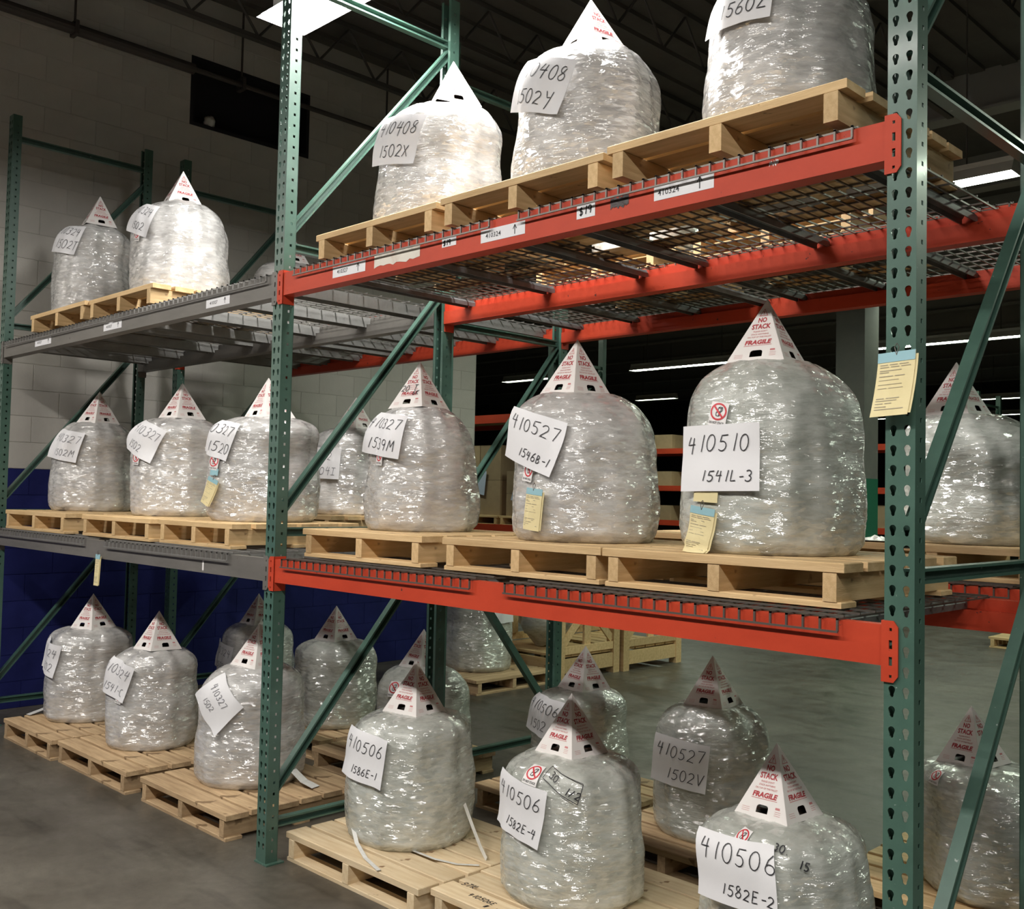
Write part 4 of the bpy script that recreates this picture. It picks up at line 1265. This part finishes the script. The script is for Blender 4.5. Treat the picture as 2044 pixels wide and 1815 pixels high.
# ------------------------------------------------------------------ things on the floor beyond the racks
K = Bag('K1', -2.68, 3.85, .31, PZ+.0015, .80, .6, 55)
K.build('stretch-wrapped tall load on a pallet behind the racks, beside the crates', 'film_green')
K.paper(28, .66, 0, [('410327', -.11, .0, .045)])
pallet(-.47, .47, -.5, 0, 'pine pallet under the load beside the crates, behind the racks', 'pine_old', dep=1.0)
pk = [o for o in bpy.data.objects if o.get('label', '').startswith('pine pallet under the load beside the crates')][0]
pk.location = (-2.70, 3.85, 0); pk.rotation_euler = (0, 0, PI/2)
def crate(x, y, wx, wy, h, label):
    t = thing('wooden_crate', label, 'crate', (x, y, 0), 0, 'open pine crates')
    p = .09
    for sx in (-1, 1):
        for sy in (-1, 1):
            build('corner_post', MB().box(-p/2, -p/2, 0, p/2, p/2, h), MT['pine'], t, (sx*(wx-p)/2, sy*(wy-p)/2, 0))
    for sx in (-1, 1):
        for z, hh in ((.06, .13), (.23, .07), (h-.12, .10)):
            build('rail', MB().box(-.012, -wy/2+p, 0, .012, wy/2-p, hh), MT['pine'], t, (sx*(wx/2-.02), 0, z))
        build('diagonal', MB().bar((0, -wy/2+p, .32), (0, 0, h-.14), .07, .02, (1, 0, 0)), MT['pine'], t, (sx*(wx/2-.03), 0, 0))
        build('diagonal', MB().bar((0, wy/2-p, .32), (0, 0, h-.14), .07, .02, (1, 0, 0)), MT['pine'], t, (sx*(wx/2-.03), 0, 0))
        build('mid_post', MB().box(-.012, -.045, .30, .012, .045, h-.12), MT['pine'], t, (sx*(wx/2-.045), 0, 0))
    for sy in (-1, 1):
        for z, hh in ((.06, .13), (h-.12, .10)):
            build('rail', MB().box(-wx/2+p, -.012, 0, wx/2-p, .012, hh), MT['pine'], t, (0, sy*(wy/2-.02), z))
    n = 5
    for i in range(n):
        build('floor_board', MB().box(-wx/2+.04, -.07, 0, wx/2-.04, .07, .022), MT['pine'], t, (0, -wy/2+.15+i*(wy-.3)/(n-1), .20))
    return t
crate(-2.75, 4.86, 1.05, .88, .80, 'open pine crate with diagonal braces beside the tall wrapped load')
crate(-2.72, 5.80, 1.05, .95, .80, 'open pine crate with low rails, the farther of the two')
pallet(-.56, .4, 10.2, 0, 'small far pallet on the bare floor near the right picture edge', 'pine')
lump('wrapped_goods', .30, MT['film_green'], None, (-2.75, 4.86, .49), 8.0, 1.1, 1.0, .78, label='clear plastic wrapped goods lying inside the braced crate', category='goods')

# column with green base
cl = thing('building_column', 'pale square column with green painted foot, behind the 1541L-3 load', 'column', (-1.62, 8.95, 0))
build('shaft', MB().box(-.18, -.18, 1.97, .18, .18, 5.55), MT['column'], cl)
build('painted_foot', MB().box(-.182, -.182, 0, .182, .182, 1.97), MT['column_green'], cl)

# far rack with red beams and goods
def far_rack(y, x0, n, bay, zlev, label, dep=1.05, h=3.6):
    t = thing('far_rack', label, 'rack', (x0, y, 0))
    fmesh = MB()
    fmesh.box(-.04, 0, 0, .04, .07, h).box(-.04, dep-.07, 0, .04, dep, h)
    for za in (.2, 1.3, 2.4): fmesh.bar((0, .05, za), (0, dep-.05, za+.95), .03, .035)
    for za in (.2, 1.25, 2.35, 3.4): fmesh.bar((0, .05, za), (0, dep-.05, za), .03, .035)
    fm = fmesh.mesh('upright', MT['green'])
    for i in range(n+1): put('upright', fm, t, (i*bay, 0, 0))
    bm = MB().box(.045, 0, -.11, bay-.045, .05, 0).mesh('beam', MT['orange'])
    sh = MB().box(.05, .055, -.045, bay-.05, dep-.055, -.02).mesh('shelf_board', MT['pine_old'])
    for i in range(n):
        for z in zlev:
            put('beam', bm, t, (i*bay, 0, z)); put('beam', bm, t, (i*bay, dep-.05, z)); put('shelf_board', sh, t, (i*bay, 0, z))
    return t
far_rack(15.0, -16.0, 7, 2.7, (1.25, 1.97, 2.75), 'long far rack with orange-red beams across the hall')
rn = random.Random(11)
cmesh = {}
def carton(x, y, z, w_, d_, h_, mk, label, cat, group):
    k = (w_, d_, h_, mk)
    if k not in cmesh:
        b = MB().box(-w_/2, -d_/2, 0, w_/2, d_/2, h_)
        b.box(-.03, -d_/2-.001, h_*.0, .03, d_/2+.001, h_+.001)
        cmesh[k] = b.mesh('carton', MT[mk])
    return put('carton' if cat == 'carton' else 'storage_bin', cmesh[k], None, (x, y, z), 0, label=label, category=cat, group=group)
for zi, z in enumerate((1.235, 1.955, 2.735)):
    cnt = {'carton': 0, 'bin': 0}
    for x in np.arange(-13.4, -1.8, 1.05):
        if min(abs(x + 16 - 2.7*i) for i in range(8)) < .45 or rn.random() < .15: continue
        if rn.random() < .55:
            carton(x, 15.5, z, .8, .7, rn.choice((.32, .42)), 'carton', 'brown carton on the far rack, %s shelf, %s from the left' % (('lower', 'middle', 'upper')[zi], ORD[cnt['carton']].replace('nearest', 'first')), 'carton', 'cartons on the far rack'); cnt['carton'] += 1
        else:
            carton(x, 15.5, z, .85, .75, rn.choice((.28, .4)), 'bin', 'gray green bin on the far rack, %s shelf, %s from the left' % (('lower', 'middle', 'upper')[zi], ORD[cnt['bin']].replace('nearest', 'first')), 'bin', 'bins on the far rack'); cnt['bin'] += 1
# rack past the end of the block wall
far_rack(6.9, -7.6, 1, 2.9, (1.30, 2.75), 'gray rack with wrapped cartons past the end of the block wall', 1.05, 3.8)
for i, (x, h_) in enumerate(((-7.08, .75), (-6.15, .95), (-5.22, .6))):
    pallet(x-.45, x+.45, 7.0, 1.285, ['pine pallet on the rack past the block wall, left', 'pine pallet on the rack past the block wall, middle', 'pine pallet on the rack past the block wall, right'][i], 'pine', dep=.9)
    tt = thing('carton_stack', ['wrapped brown carton stack past the block wall, left', 'wrapped brown carton stack past the block wall, middle', 'wrapped brown carton stack past the block wall, right'][i], 'carton stack', (x, 7.45, 1.285+PZ))
    for a in (-1, 1):
        for c in range(2):
            build('carton', MB().box(-.2, -.36, 0, .2, .36, h_/2-.004), MT['carton'], tt, (a*.205, 0, c*h_/2))
    build('plastic_glint', MB().add([(-.30, -.385, h_*.35), (.12, -.385, h_*.28), (.16, -.385, h_*.62), (-.22, -.385, h_*.75)], [(0, 1, 2, 3)]).add([(.42, -.25, h_*.15), (.42, .2, h_*.1), (.42, .1, h_*.5), (.42, -.2, h_*.6)], [(0, 1, 2, 3)]), MT['blue_white'], tt, label='bluish white light reflected on the plastic, painted as patches')  # flat pale patches paint the reflections on the wrapped cartons
